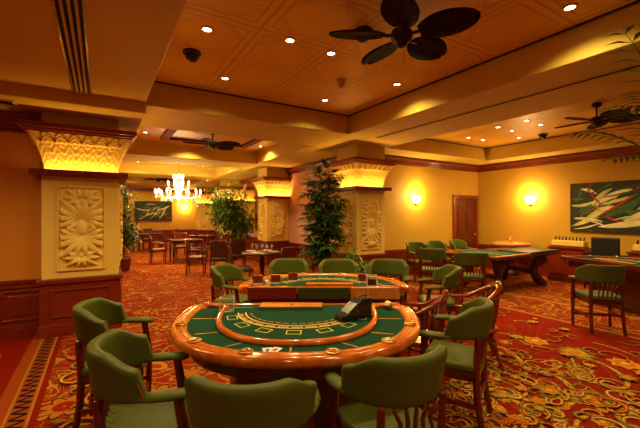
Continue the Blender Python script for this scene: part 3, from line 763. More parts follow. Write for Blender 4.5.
def make_bj(label, loc, rz):
    t = thing('blackjack_table', label, 'gaming table', loc, rz, 'blackjack tables')
    O = outline(); Z = .765
    cw = O                                              # path goes right -> front -> left: inward normal is the right-hand side
    sgn = -1
    def SW(path, sec, name, m, par=t): return MB().sweep(path, [(sgn*o, z) for o, z in sec]).build(name, m, par)
    # outer padded rim: half-round with a shallow hollow
    rim = SW(O, [(.0, Z-.040), (-.010, Z-.015), (-.006, Z+.010), (.008, Z+.022), (.03, Z+.026), (.036, Z+.020), (.044, Z+.020), (.050, Z+.026), (.090, Z+.024), (.105, Z+.016), (.112, Z+.0), (.112, Z-.040)], 'rim', 'rimwood')
    SW(O, [(.066, Z+.0245), (.066, Z+.0268), (.070, Z+.0268), (.070, Z+.0245)], 'inlay_band', 'inlay', rim)
    ins = offset(O, .108)
    clean = ins
    MB().prism(clean, Z-.05, Z+.004).build('outer_felt', 'felt', t)
    # raised inner deck
    I = outline(.63, .80, .40, .53, .63, 40, .86)
    path = [(.87, .545), (.79, .545), (.71, .53), (.655, .49)] + [p for p in I[5:-5]] + [(-.655, .49), (-.71, .53), (-.79, .545), (-.87, .545)]
    MB().prism(I, Z, Z+.022).build('inner_felt', 'felt', t)
    SW(path, [(-.022, Z+.0), (-.026, Z+.020), (-.014, Z+.036), (.004, Z+.040), (.020, Z+.034), (.024, Z+.02)], 'inner_rim', 'rimwood')
    MB().box(-.90, .90, .53, .565, Z-.05, Z+.03).build('dealer_edge', 'rimwood', t, bevel=.008)
    # radial dividers on the outer felt
    for k in range(7):
        th = PI*(k+.5)/7 if 0 else PI*(.07+.86*k/6)
        c, s = math.cos(th), math.sin(th); p0 = Vector((.66*math.copysign(abs(c)**.86, c), .40-.83*s**.86)); p1 = Vector((.845*math.copysign(abs(c)**.86, c), .42-.93*s**.86))
        d = (p1-p0).normalized(); n = Vector((-d.y, d.x))*.006
        MB().add([(*(p0-n), Z+.0055), (*(p0+n), Z+.0055), (*(p1+n), Z+.0055), (*(p1-n), Z+.0055)], [(0, 1, 2, 3)]).build('divider', 'inlay', t)
    for k in range(6):                                  # brass cup holders between the seats
        th = PI*(.13+.74*k/5); c, s = math.cos(th), math.sin(th)
        x, y = .905*math.copysign(abs(c)**.86, c), .42-1.01*s**.86
        MB().lathe([(.040, .0), (.046, .008), (.040, .012), (.034, .008), (.030, -.012), (.0, -.012)], 20, c=(x, y, Z+.024)).tube([(x-.04, y, Z+.030), (x+.04, y, Z+.030)], .0035, 6).build('cup_holder', 'brass', t)
    # printed layout
    L = MB(); zz = Z+.0235
    def arc(a, b, y0, w, t0, t1, mi, n=30, dash=0):
        for i in range(n):
            if dash and i % dash == 0: continue
            v_ = []
            for q_ in (i/n, (i+(.7 if dash else 1))/n):
                th = t0+(t1-t0)*q_
                for r_ in (0, w): v_.append((-(a+r_)*math.cos(th), y0-(b+r_)*math.sin(th), zz))
            L.add(v_, [(0, 1, 3, 2)], mi)
    arc(.43, .40, .34, .010, .15, PI-.15, 0); arc(.49, .46, .34, .010, .15, PI-.15, 0)
    arc(.457, .427, .34, .030, .2, PI-.2, 1, 64, 5)
    arc(.39, .35, .34, .010, .2, PI-.2, 1, 70, 4)
    for k in range(7):
        th = PI*(.12+.76*k/6); cx, cy = -.545*math.cos(th), .34-.55*math.sin(th); an = math.atan2(-.475*math.sin(th), -.585*math.cos(th))
        T = Matrix.Translation((cx, cy, zz)) @ Matrix.Rotation(an, 4, 'Z')
        for r in ((-.04, .04, -.052, -.046), (-.04, .04, .046, .052), (-.04, -.034, -.046, .046), (.034, .04, -.046, .046)):
            L.add([T @ Vector((r[i], r[j], 0)) for i, j in ((0, 2), (1, 2), (1, 3), (0, 3))], [(0, 1, 2, 3)], 0)
    for r in ((-.56, -.40, .44, .446), (.40, .56, .44, .446)): L.add([(r[i], r[j], zz) for i, j in ((0, 2), (1, 2), (1, 3), (0, 3))], [(0, 1, 2, 3)], 0)
    L.build('betting_layout', ['print', 'print_or'], t)
    tr = MB().box(-.34, .20, .36, .515, Z+.02, Z+.045).build('chip_tray_lid', 'traywood', t, bevel=.006)
    MB().box(-.345, .205, .355, .36, Z+.02, Z+.05).box(-.345, .205, .515, .52, Z+.02, Z+.05).build('tray_edge', 'brass', tr)
    MB().lathe([(0, 0), (.01, .0), (.012, .012), (0, .016)], 10, c=(-.07, .44, Z+.045)).build('knob', 'brass', tr)
    # underbody
    U = offset(O, .12)
    MB().prism(U, Z-.16, Z-.05).build('apron', 'mahog', t)
    P2 = [(x*.55, (y-.1)*.55+.1) for x, y in outline()]
    MB().prism(P2, .10, Z-.16).build('pedestal', 'mahog_dark', t)
    MB().prism([(x*1.12, (y-.1)*1.12+.1) for x, y in P2], 0, .10).build('plinth', 'mahog_dark', t, bevel=.01)
    MB().tube([(-.5, -.35, .2), (0, -.62, .2), (.5, -.35, .2)], .016, 8).build('foot_rail', 'brass', t)
    return t
T1 = W(-.18, 2.66); T2 = W(.04, 4.40)
bj = make_bj('large D-shaped blackjack table with polished orange rim and green felt, nearest the camera', T1, CAMROT)
tb2 = dup(bj, T2, CAMROT+PI, 'second blackjack table, straight dealer side facing the nearest one')
tb2.scale = (1, .8, 1)
# dealer front of the second table
for x0, x1, m in ((-.84, -.30, 'traywood'), (-.28, .28, 'leather_dk'), (.30, .84, 'mahog_red')):
    MB().box(x0, x1, .566, .585, .66, .79).build('front_panel', m, tb2, bevel=.006)
T4 = W(5.35, 6.1)
dup(bj, T4, CAMROT+math.radians(100), 'green felt gaming table at the right edge under the large painting')
for o in list(C.objects):
    if o.parent and o.parent.get('label', '').startswith('green felt gaming table at the right') and o.material_slots and o.material_slots[0].material == M['rimwood']:
        o.material_slots[0].link = 'OBJECT'; o.material_slots[0].material = M['mahog']

def onT(T, rz, u, v, z=0): return T + Matrix.Rotation(rz, 3, 'Z') @ Vector((u, v, z))
TF = .765+.0235
# objects on the nearest table
def T1p(px, py, z): d = (EYE-z)*F/(py-214); return PX(px, d, z)
s = thing('card_shoe', 'black dealing shoe on the near blackjack table', 'card shoe', T1p(353, 318, TF), CAMROT+math.radians(215))
pr = [(-.15, 0), (.13, 0), (.13, .045), (.09, .06), (.0, .12), (-.06, .15), (-.15, .15)]
Tm = Matrix(((1, 0, 0, 0), (0, 0, 1, 0), (0, 1, 0, 0), (0, 0, 0, 1)))
MB().prism(pr, -.055, .055, 0, Tm).build('body', 'black', s, bevel=.006)
MB().prism([(.131, .004), (.15, .004), (.145, .03), (.131, .05)], -.045, .045, 0, Tm).build('card_mouth', 'black_leather', s, bevel=.003)
MB().tube([(-.14, 0, .148), (-.14, 0, .162), (-.07, 0, .162), (-.07, 0, .148)], .006, 6).build('handle', 'black', s)
def card_box(loc, rz, label, fill=False):
    loc = loc+Vector((0, 0, .0015))
    s = thing('discard_holder', label, 'card holder', loc, rz)
    m = MB(); W_, D_, H_ = .055, .045, .115
    for a in (-1, 1): m.box(a*W_-.002, a*W_+.002, -D_, D_, 0, H_)
    m.box(-W_, W_, D_-.004, D_, 0, H_); m.box(-W_, W_, -D_, D_, 0, .004)
    m.build('walls', 'acrylic', s)
    e = MB()
    for a in (-1, 1):
        for b in (-1, 1): e.box(a*W_-.004, a*W_+.004, b*D_-.004, b*D_+.004, 0, H_)
        e.box(a*W_-.004, a*W_+.004, -D_, D_, H_-.006, H_)
        e.box(-W_, W_, a*D_-.003, a*D_+.003, H_-.006, H_); e.box(-W_, W_, a*D_-.003, a*D_+.003, 0, .006)
    e.build('edge_strips', 'white', s)
    if fill: bx(-.045, .045, -.035, .035, .005, .075).build('cards', 'mahog_dark', s)
    return s
card_box(T1p(227, 311, TF), CAMROT+.2, 'clear discard holder with brass edges on the left back of the near table')
for i, (px, py, a, l) in enumerate(((268, 350.5, .3, 'left'), (275, 350, -.4, 'right'))):
    s = bx(-.03, .03, -.044, .044, 0, .0012).build('playing_card', 'white', None, T1p(px, py, .7702+.0014*i), CAMROT+a); tag(s, 'playing card lying on the near table felt, %s one of the little fan' % l, 'card', 'cards on the near table')
    MB().add([(-.012, -.02, .0014), (.012, -.02, .0014), (.012, .02, .0014), (-.012, .02, .0014)], [(0, 1, 2, 3)]).build('card_print', 'p_red' if i else 'black', s)
s = thing('call_bell', 'small brass bell at the right back corner of the near table', 'bell', T1p(388, 305.5, TF+.012), 0)
MB().lathe([(0, 0), (.04, 0), (.042, .006), (.036, .012), (.034, .022), (.024, .036), (0, .042)], 20).build('dome', 'brass', s); MB().lathe([(.004, .04), (.004, .055), (.009, .058), (0, .066)], 10).build('button', 'brass', s)
# objects on the second table
for i, (px, py, l) in enumerate(((258, 284, 'left'), (276, 283, 'second from left'), (293, 281, 'third from left'), (363, 282, 'right'))):
    s = thing('wooden_card_box', 'small brown wooden card box on the second table, %s of the row' % l, 'card box', T1p(px, py, TF+.0015), CAMROT, 'wooden card boxes on the second table')
    MB().box(-.055, .055, -.035, .035, .012, .10).build('box_body', 'mahog_red', s, bevel=.005); bx(-.05, .05, -.045, .03, 0, .012).build('card_base', 'white', s)
s = card_box(T1p(371.5, 285.5, TF), CAMROT, 'clear card holder filled with dark cards on the right of the second table', True)
s = thing('salt_cup', 'tiny pale cup between two wooden boxes on the second table', 'cup', T1p(267, 284.5, TF)); MB().lathe([(.012, 0), (.018, .02), (.022, .05), (.019, .05), (.0, .01)], 14).build('bowl', 'white', s)

# ------------------------------------------------------------------ chairs
def make_chair():
    t = thing('casino_armchair', '', 'chair', (0, 0, 0), 0, 'green leather casino armchairs')
    # upholstered horseshoe back
    m = MB(); n = 36; R0, R1 = .285, .27; sec = 12
    A1 = math.radians(90)
    def zt(a):
        k = max(0, (abs(a)-math.radians(50))/(A1-math.radians(50))); return .925-.075*(k*k*(3-2*k))
    def zb(a):
        k = max(0, (abs(a)-math.radians(60))/(A1-math.radians(60))); return .685+.0*k
    vs = []
    for i in range(n+1):
        a = -A1+2*A1*i/n; hz = (zt(a)-zb(a))/2; zc_ = (zt(a)+zb(a))/2
        for j in range(sec*2):
            w_ = 2*PI*j/(sec*2); cx = math.copysign(abs(math.cos(w_))**.55, math.cos(w_)); cz = math.copysign(abs(math.sin(w_))**.42, math.sin(w_))
            th = .030+.014*max(0, cz); lean = .10*((zc_+cz*hz)-.70)
            rr = cx*th+lean; aa = a*(1.04-.17*((zc_+cz*hz)-.685)/.24)
            vs.append((math.sin(aa)*(R0+rr), -math.cos(aa)*(R1+rr), zc_+cz*hz))
    S = sec*2
    m.add(vs, [(i*S+j, i*S+(j+1) % S, (i+1)*S+(j+1) % S, (i+1)*S+j) for i in range(n) for j in range(S)] , 0, True)
    m.f += [tuple(range(S-1, -1, -1)), tuple(n*S+j for j in range(S))]; m.m += [0, 0]; m.sm += [False, False]
    bk = m.build('backrest', 'leather', t)
    for sg in (-1, 1):
        nl = MB()
        for i in range(13):
            a = sg*(A1-.05-.012*i*0); z = .70+.055*i/12*1; 
            q_ = i/12; zz = .70+.135*q_; aa = sg*(math.radians(87.5)*(1.04-.17*(zz-.685)/.24))
            r = .033+.10*(zz-.70)
            nl.lathe([(.0055, 0), (.004, .004), (0, .005)], 6, T=Matrix.Translation((math.sin(aa)*(R0+r), -math.cos(aa)*(R1+r), zz)) @ Matrix.Rotation(PI-aa*1, 4, 'Z') @ Matrix.Rotation(PI/2, 4, 'X') @ Matrix.Rotation(PI, 4, 'Y'))
        nl.build('nail_trim', 'brass', bk)
    for sg in (-1, 1):
        pts = [(.285*sg, -.04, .705), (.292*sg, .03, .703), (.292*sg, .12, .698), (.28*sg, .215, .690), (.27*sg, .24, .688)]
        MB().tube(pts, [.036, .046, .050, .044, .022], 14, flat=.48).build('armrest', 'leather', t)
        fl_ = MB().tube([(.262*sg, .20, 0), (.262*sg, .205, .24), (.262*sg, .205, .45), (.272*sg, .165, .68)], [.024, .028, .032, .028], 4); fl_.build('leg', 'mahog', t, bevel=.004)
        rl = MB().tube([(.215*sg, -.27, 0), (.205*sg, -.225, .25), (.205*sg, -.215, .46), (.205*sg, -.235, .70)], [.026, .029, .031, .028], 4); rl.build('leg', 'mahog', t, bevel=.004)
        MB().box(.245*sg-.011, .245*sg+.011, -.21, .20, .20, .235).build('stretcher', 'mahog', t, bevel=.003)
    MB().box(-.25, .25, .19, .212, .15, .185).build('stretcher', 'mahog', t, bevel=.003)
    MB().box(-.20, .20, -.245, -.225, .24, .27).build('stretcher', 'mahog', t, bevel=.003)
    # slats between the seat and the back
    for k in range(5):
        x = -.12+.06*k
        MB().tube([(x*.75, -.225, .45), (x*1.0, -.245, .54), (x*.8, -.25, .60), (x*1.25, -.262, .69)], [.012, .010, .013, .010], 6).build('back_slat', 'mahog', t)
    pl = [(-.24, .22), (-.25, .10), (-.225, -.20), (-.18, -.235), (.18, -.235), (.225, -.20), (.25, .10), (.24, .22)]
    MB().prism(pl, .395, .445).build('seat_frame', 'mahog', t, bevel=.006)
    pl = [(x*1.03, y*1.05) for x, y in pl]
    MB().prism(pl, .445, .505, 0, None, True).build('seat', 'leather', t, bevel=.022, seg=4)
    t.scale = (.9, .9, 1)
    return t
ch = make_chair()
used = [False]
def chair(lat, d, face, label, world=None):
    p = world if world is not None else W(lat, d); rz = CAMROT+math.radians(face)
    if not used[0]:
        used[0] = True; ch.location = p; ch.rotation_euler.z = rz; ch['label'] = label; return ch
    return dup(ch, p, rz, label)
chair(-.95, 1.98, -68, 'green leather armchair at the lower left of the near blackjack table, in front of another')
chair(-1.56, 2.76, -72, 'green armchair at the far left of the near blackjack table, by the column')
chair(-.31, 1.66, -4, 'green armchair seen from behind at the front middle of the near table')
chair(.37, 1.93, 24, 'green armchair seen from behind at the front right of the near table')
chair(1.06, 2.84, 58, 'green armchair at the right side of the near table, facing left')
chair(1.52, 4.62, 85, 'green armchair at the right end of the second table, beyond the wooden armchairs')
chair(-1.12, 4.66, -104, 'green armchair at the left end of the second table')
chair(-.46, 5.2, 180, 'dark green armchair behind the second table, nearest the dining table')
chair(.27, 5.15, 180, 'dark green armchair behind the second table, in front of the tall palm')
chair(.98, 5.15, 168, 'green armchair behind the right of the second table, below the wainscot')
chair(3.86, 4.95, -12, 'green armchair at the right, in front of the far right gaming table')
chair(0, 0, -12, 'green armchair seen from behind at the near left corner of the roulette table', Vector((5.75, 4.10, 0)))
chair(0, 0, -22, 'green armchair seen from behind at the far left corner of the roulette table', Vector((5.72, 4.98, 0)))
chair(0, 0, 200, 'dark armchair at the far side of the roulette table, leftmost there', Vector((6.45, 6.0, 0)))
chair(0, 0, 205, 'dark armchair at the far side of the roulette table, second from the left', Vector((7.2, 6.05, 0)))
chair(0, 0, 215, 'light green armchair at the far side of the roulette table, nearest the corner door', Vector((7.95, 5.95, 0)))
bpy.data.objects[ch.name]
# captain's chairs of bent mahogany
def make_captain():
    t = thing('captains_chair', '', 'chair', (0, 0, 0), 0, 'bent mahogany armchairs')
    pts = []; rad = []
    for i in range(25):
        a = math.radians(-118+236*i/24); s = max(0, math.cos(a)); k = abs(math.degrees(a))/118
        y = -math.cos(a)*.26 + (.10 if k > .8 else 0)*(k-.8)*5
        pts.append((math.sin(a)*.285, y, .70+.19*max(0, math.cos(a*.9))**1.3)); rad.append(.038-.010*k)
    MB().tube(pts, rad, 10, flat=.8).build('arm_rail', 'mahog_gloss', t)
    MB().tube([p for p in [(x*.98, y-.004, z+.045*max(0, 1-abs(x)/.22)) for x, y, z in pts[7:18]]], .024, 8).build('crest_rail', 'mahog_gloss', t)
    for k in range(7):
        a = math.radians(-66+22*k); z1 = .70+.19*max(0, math.cos(a*.9))**1.3
        MB().tube([(math.sin(a)*.22, -math.cos(a)*.20, .44), (math.sin(a)*.235, -math.cos(a)*.215, .58), (math.sin(a)*.285, -math.cos(a)*.26, z1)], [.014, .034, .018], 8, flat=.4).build('spindle', 'mahog_gloss', t)
    for sg in (-1, 1):
        MB().tube([(.25*sg, .13, .44), (.265*sg, .15, .57), (.255*sg, .16, .69)], [.018, .024, .016], 8).build('arm_post', 'mahog_gloss', t)
        MB().tube([(.25*sg, .20, 0), (.22*sg, .17, .2), (.20*sg, .15, .42)], [.016, .024, .020], 8).build('leg', 'mahog_gloss', t)
        MB().tube([(.23*sg, -.26, 0), (.20*sg, -.20, .2), (.17*sg, -.15, .42)], [.016, .024, .020], 8).build('leg', 'mahog_gloss', t)
        MB().tube([(.22*sg, .17, .2), (.20*sg, -.20, .2)], .011, 6).build('stretcher', 'mahog_gloss', t)
    pl = [(-.23, .21), (-.25, .05), (-.22, -.17), (-.13, -.235), (.13, -.235), (.22, -.17), (.25, .05), (.23, .21)]
    MB().prism(pl, .405, .45, 0, None, True).build('seat', 'mahog_gloss', t, bevel=.015, seg=3)
    t.scale = (.95, .95, .93)
    return t
M['mahog_gloss'] = wood('glossy mahogany', (.10, .006, .003), (.30, .030, .006), .13, 1)
cc = make_captain()
cc.location = W(.97, 3.48); cc.rotation_euler.z = CAMROT+math.radians(60); cc['label'] = 'bent mahogany armchair between the two blackjack tables, touching the near rim'
dup(cc, W(1.66, 3.86), CAMROT+math.radians(75), 'bent mahogany armchair standing on the carpet right of the other wooden one')
# dining chairs
def make_dining(solid, name, arms=False):
    t = thing(name, '', 'chair', (0, 0, 0), 0, 'dining chairs in the hall')
    m = 'mahog_dark' if solid else 'mahog'
    for sg in (-1, 1):
        MB().tube([(.20*sg, .19, 0), (.20*sg, .19, .42)], [.016, .022], 4).build('leg', m, t)
        MB().tube([(.20*sg, -.24, 0), (.20*sg, -.20, .42), (.20*sg, -.22, .70), (.20*sg, -.27, .92)], [.016, .022, .02, .016], 4).build('leg', m, t)
        if arms: MB().tube([(.20*sg, -.21, .66), (.25*sg, -.05, .67), (.26*sg, .12, .66), (.25*sg, .18, .60), (.22*sg, .17, .42)], .017, 8).build('arm', m, t)
    bk = MB()
    if solid: bk.box(-.20, .20, -.262, -.235, .50, .93)
    else:
        bk.box(-.20, .20, -.28, -.25, .84, .93)
        for k in range(5): bk.box(-.13+.06*k, -.11+.06*k+.01, -.255, -.24, .46, .85)
        bk.box(-.2, .2, -.25, -.225, .48, .52)
    bk.build('backrest', m, t, bevel=.008)
    MB().box(-.22, .22, -.22, .21, .40, .45).build('seat_frame', m, t, bevel=.006); MB().box(-.205, .205, -.205, .195, .45, .48).build('seat', 'pot' if arms else 'black_leather', t, bevel=.015)
    return t
dA, dB, dC = make_dining(True, 'dining_chair'), make_dining(False, 'dining_chair'), make_dining(False, 'dining_armchair', True)
first = set()
def dchair(proto, p, face, label):
    rz = CAMROT+math.radians(face)
    if proto.name not in first: first.add(proto.name); proto.location = p; proto.rotation_euler.z = rz; proto['label'] = label; return
    dup(proto, p, rz, label)
dchair(dC, PX(197, 9.5), -80, 'dark wooden dining armchair standing alone on the open carpet of the hall')
dchair(dA, PX(220.5, 9.2), 5, 'dark solid-back dining chair right of the lone armchair, seen from behind')
dchair(dA, PX(237, 9.9), 20, 'dark solid-back dining chair next to the fig tree planter')
dchair(dB, PX(291, 7.5), 10, 'slat-back mahogany dining chair right of the round set table')
dchair(dB, PX(310, 8.15), 60, 'mahogany dining chair between the set table and the tall palm')
dchair(dB, PX(242, 7.55), -70, 'mahogany dining chair at the left of the set table')
# set dining table
def make_dtable(name, label, loc, rz, r, square=False, cloth=False):
    t = thing(name, label, 'table', loc, rz)
    if square:
        MB().box(-r, r, -r*.8, r*.8, .71, .75).build('tabletop', 'mahog_dark', t, bevel=.008); MB().box(-r+.06, r-.06, -r*.8+.06, r*.8-.06, .64, .71).build('apron', 'mahog_dark', t)
        for a in (-1, 1):
            for b in (-1, 1): MB().tube([(a*(r-.06), b*(r*.8-.06), 0), (a*(r-.06), b*(r*.8-.06), .66)], [.02, .03], 4).build('leg', 'mahog_dark', t)
    else:
        MB().lathe([(0, .71), (r, .71), (r+.01, .73), (r, .75), (0, .75)], 36).build('tabletop', 'mahog_dark', t)
        MB().lathe([(.26, 0), (.25, .03), (.06, .06), (.045, .3), (.07, .5), (.05, .68), (.15, .71)], 20).build('pedestal', 'mahog_dark', t)
    return t
p0 = PX(262, 8.0); dt = make_dtable('dining_table', 'round dining table set with plates and wine glasses', p0, 0, .44)
for k in range(4):
    a = math.radians(40+90*k); p = p0+Vector((.28*math.cos(a), .28*math.sin(a), .7505))
    s = thing('dinner_plate', 'white dinner plate on the round set table, %s' % ('right back', 'left back', 'left front', 'right front')[k], 'plate', p, 0, 'plates on the set table')
    MB().lathe([(0, 0), (.07, 0), (.12, .014), (.115, .017), (.07, .006), (0, .006)], 24).build('plate', 'cloth', s)
for k in range(5):
    p = p0+W(-.22+.11*k, .02*(-1)**k); p.z = .7505
    s = thing('wine_glass', 'stemmed wine glass on the round set table, %s from the left' % ('first', 'second', 'third', 'fourth', 'fifth')[k], 'glass', p, 0, 'wine glasses on the set table')
    MB().lathe([(.034, 0), (.03, .004), (.005, .008), (.004, .075)], 14).build('stem', 'glass', s); MB().lathe([(.004, .075), (.03, .10), (.036, .135), (.028, .185), (.026, .185), (.033, .135), (.0, .085)], 16).build('bowl', 'glass', s)
# far tables
for j, (px, d, l) in enumerate(((186, 12.0, 'under the chandelier'), (150, 15.6, 'below the distant painting'), (203, 14.2, 'left of the fig tree trunk'))):
    p = PX(px, d); make_dtable('dining_table', 'dark square dining table in the hall, '+l, p, 0, .5, True)
    for k, (du, dv, fc) in enumerate(((-.85, 0, -90), (.85, .05, 90), (0, .72, 180), (.1, -.75, 0))):
        if (j, k) == (2, 1): continue
        dchair(dB if k % 2 else dC, p+Matrix.Rotation(0, 3, 'Z') @ Vector((du, dv, 0)), fc-math.degrees(CAMROT), 'dining chair %s the square table %s' % (('left of', 'right of', 'behind', 'in front of')[k], l))

# ------------------------------------------------------------------ roulette table, consoles
t = thing('roulette_table', 'long gaming table with green felt and dark padded end on curved pedestals', 'gaming table', (7.62, 4.68, 0))
MB().box(-1.25, 1.25, -.66, .60, .70, .755).build('tabletop', 'mahog_dark', t, bevel=.015)
MB().box(-1.19, -.02, -.60, .54, .755, .775).build('felt', 'felt', t)
MB().box(.0, 1.24, -.655, .1, .755, .80).build('padded_cover', 'black_leather', t, bevel=.018)
for r in ((-1.25, 1.25, -.66, -.60), (-1.25, -1.19, -.6, .6), (-1.25, 1.25, .54, .6)): pass
fr = MB(); fr.box(-1.25, -.01, -.66, -.61, .755, .785); fr.box(-1.25, -1.20, -.61, .6, .755, .785); fr.box(-1.20, -.01, .55, .6, .755, .785); fr.build('rail', 'rimwood', t, bevel=.01)
bl = MB()
for i in range(9): bl.add([(-1.05+.09*i, -.4, .7762), (-1.045+.09*i, -.4, .7762), (-1.045+.09*i, .3, .7762), (-1.05+.09*i, .3, .7762)], [(0, 1, 2, 3)])
for j in range(4): bl.add([(-1.05, -.4+.233*j, .7763), (-.33, -.4+.233*j, .7763), (-.33, -.394+.233*j, .7763), (-1.05, -.394+.233*j, .7763)], [(0, 1, 2, 3)])
bl.build('betting_layout', 'print', t)
for x in (-.75, .75):
    for y in (-.42, .36):
        pth = [(x, y, .70), (x*1.05, y*1.1, .60), (x*.93, y*.9, .45), (x*.88, y*.85, .30), (x*.98, y*1.0, .14), (x*1.12, y*1.18, .04), (x*1.16, y*1.25, .035)]
        MB().tube(pth, [.12, .14, .10, .085, .10, .075, .045], 10).build('leg', 'mahog_dark', t)
    MB().box(x-.04, x+.04, -.36, .30, .26, .36).build('stretcher', 'mahog_dark', t, bevel=.01)
t = thing('wheel_stand', 'light wooden roulette wheel with a metal turret on a round pedestal beside the long table', 'roulette wheel', (9.27, 5.42, 0))
MB().lathe([(.20, 0), (.20, .06), (.08, .12), (.08, .60), (.30, .70), (.30, .74), (0, .74)], 28).build('pedestal', 'mahog_dark', t)
MB().lathe([(.0, .74), (.40, .74), (.46, .78), (.47, .83), (.45, .85), (.41, .85), (.33, .80), (.0, .80)], 40).build('bowl', 'inlay', t)
MB().lathe([(.32, .80), (.31, .825), (.18, .81), (.06, .84), (0, .84)], 40).build('rotor', 'traywood', t)
MB().lathe([(.03, .84), (.015, .86), (.015, .93), (.025, .94), (.008, .98), (0, .99)], 14).tube([(-.11, 0, .92), (.11, 0, .92)], .008, 6).tube([(0, -.11, .92), (0, .11, .92)], .008, 6).build('turret', 'brass', t)
def console(y0, y1, label, rl, rname):
    t = thing('side_console', label, 'console', (XR-.30, (y0+y1)/2, 0), 0, 'consoles along the right wall'); L = (y1-y0)/2
    MB().box(-.22, .22, -L, L, .78, .82).build('top', 'mahog', t, bevel=.006); MB().box(-.20, .20, -L+.03, L-.03, .12, .78).build('body', 'mahog_red', t, bevel=.006); MB().box(-.22, .22, -L, L, 0, .12).build('plinth', 'mahog', t)
    for s_ in (-1, 1):
        d_ = MB().box(-.215, -.20, min(s_*.02, s_*(L-.06)), max(s_*.02, s_*(L-.06)), .18, .72).build('door', 'mahog_red', t, bevel=.005); MB().lathe([(0, 0), (.012, 0), (.01, .02), (0, .022)], 10, T=Matrix.Translation((-.215, s_*.06, .5)) @ Matrix.Rotation(-PI/2, 4, 'Y')).build('knob', 'brass', d_)
    c = thing('chip_rack', rl, 'chip rack', (XR-.32, (y0+y1)/2, .82), 0, 'chip racks on the consoles')
    L2 = min(.36, L-.03)
    MB().box(-.13, .13, -L2, L2, 0, .03).build('base', 'mahog_red', c, bevel=.004)
    MB().box(-.11, .11, -L2+.02, L2-.02, .03, .15).build('front', 'cream', c, bevel=.01)
    for k in range(9): MB().tube([(0, -L2+.06+k*(2*L2-.12)/8, .15), (.03, -L2+.06+k*(2*L2-.12)/8, .235)], .017, 8).build('chip_stack', 'black', c)
console(3.72, 4.50, 'mahogany side console against the right wall, between the sconce and the painting', 'cream chip rack with a row of dark stacks, left of the black chair', 1)
console(2.12, 2.98, 'mahogany side console against the right wall under the painting', 'cream chip rack with a row of dark stacks, at the right edge under the painting', 2)
t = thing('dealer_chair', 'black high-backed chair in front of the right wall, between two chip racks', 'chair', (9.12, 3.36, 0), PI/2)
MB().box(-.26, .26, -.26, -.19, .62, 1.09).build('backrest', 'black_leather', t, bevel=.03, seg=3); MB().box(-.25, .25, -.2, .25, .52, .60).build('seat', 'black_leather', t, bevel=.025, seg=3)
for a in (-1, 1):
    for b in (-1, 1): MB().tube([(a*.22, b*.2, 0), (a*.2, b*.18, .54)], .018, 6).build('leg', 'mahog_dark', t)
    MB().tube([(a*.2, -.2, .54), (a*.2, -.225, .68)], .018, 6).build('back_post', 'mahog_dark', t)

# ------------------------------------------------------------------ plants
def leaf(m, base, d, L, w, droop=.3, mi=0):
    d = d.normalized(); side = d.cross(Vector((0, 0, 1)))
    if side.length < .05: side = Vector((1, 0, 0))
    side.normalize(); p = [base, base+d*L*.5+Vector((0, 0, -droop*L*.08)), base+d*L+Vector((0, 0, -droop*L*.35))]
    m.add([p[0], p[1]+side*w, p[2], p[1]-side*w, p[1]+Vector((0, 0, -w*.25))], [(0, 1, 4), (1, 2, 4), (0, 4, 3), (4, 2, 3)], mi, True)
def planter(t, r=.24, h=.42):
    MB().lathe([(0, 0), (r*.75, 0), (r*.98, h*.85), (r*1.06, h*.87), (r*1.06, h), (r*.93, h), (r*.9, h*.9), (0, h*.9)], 24).build('planter', 'pot', t)
    MB().lathe([(0, h*.905), (r*.89, h*.905)], 16).build('soil', 'soil', t)
def rhapis(loc, label, H=2.5, R=.5, n=9, seed=1, per=9, LL=.30):
    rnd = random.Random(seed); t = thing('potted_palm', label, 'potted plant', loc); planter(t)
    st = MB(); f = MB()
    for k in range(n):
        a = rnd.uniform(0, 2*PI); rr = rnd.uniform(.02, .14); lean = rnd.uniform(.05, R*.55); h = H*rnd.uniform(.55, .93) if k else H*.95
        P0 = Vector((rr*math.cos(a), rr*math.sin(a), .36)); P1 = Vector((math.cos(a)*lean*.4, math.sin(a)*lean*.4, h*.6)); P2 = Vector((math.cos(a)*lean*.6, math.sin(a)*lean*.6, h))
        st.tube([P0, P1, P2], [.012, .010, .006], 6)
        for i in range(per):
            s = .25+.75*i/(per-1); base = P0.lerp(P1, s*2) if s < .5 else P1.lerp(P2, s*2-1)
            b = rnd.uniform(0, 2*PI); el = rnd.uniform(.1, .9)
            d = Vector((math.cos(b)*math.cos(el), math.sin(b)*math.cos(el), math.sin(el))); tip = base+d*rnd.uniform(.12, .30)
            st.tube([base, tip], .003, 4, caps=False)
            for q_ in range(8):
                g_ = (q_-3.5)*.33; sd = d.cross(Vector((0, 0, 1))).normalized(); dd = d*math.cos(g_)+sd*math.sin(g_)+Vector((0, 0, rnd.uniform(-.15, .05)))
                leaf(f, tip, dd, LL*rnd.uniform(.75, 1.1), .024, rnd.uniform(.5, 1.6))
    st.build('stems', 'stem', t); f.build('foliage', 'leaf', t)
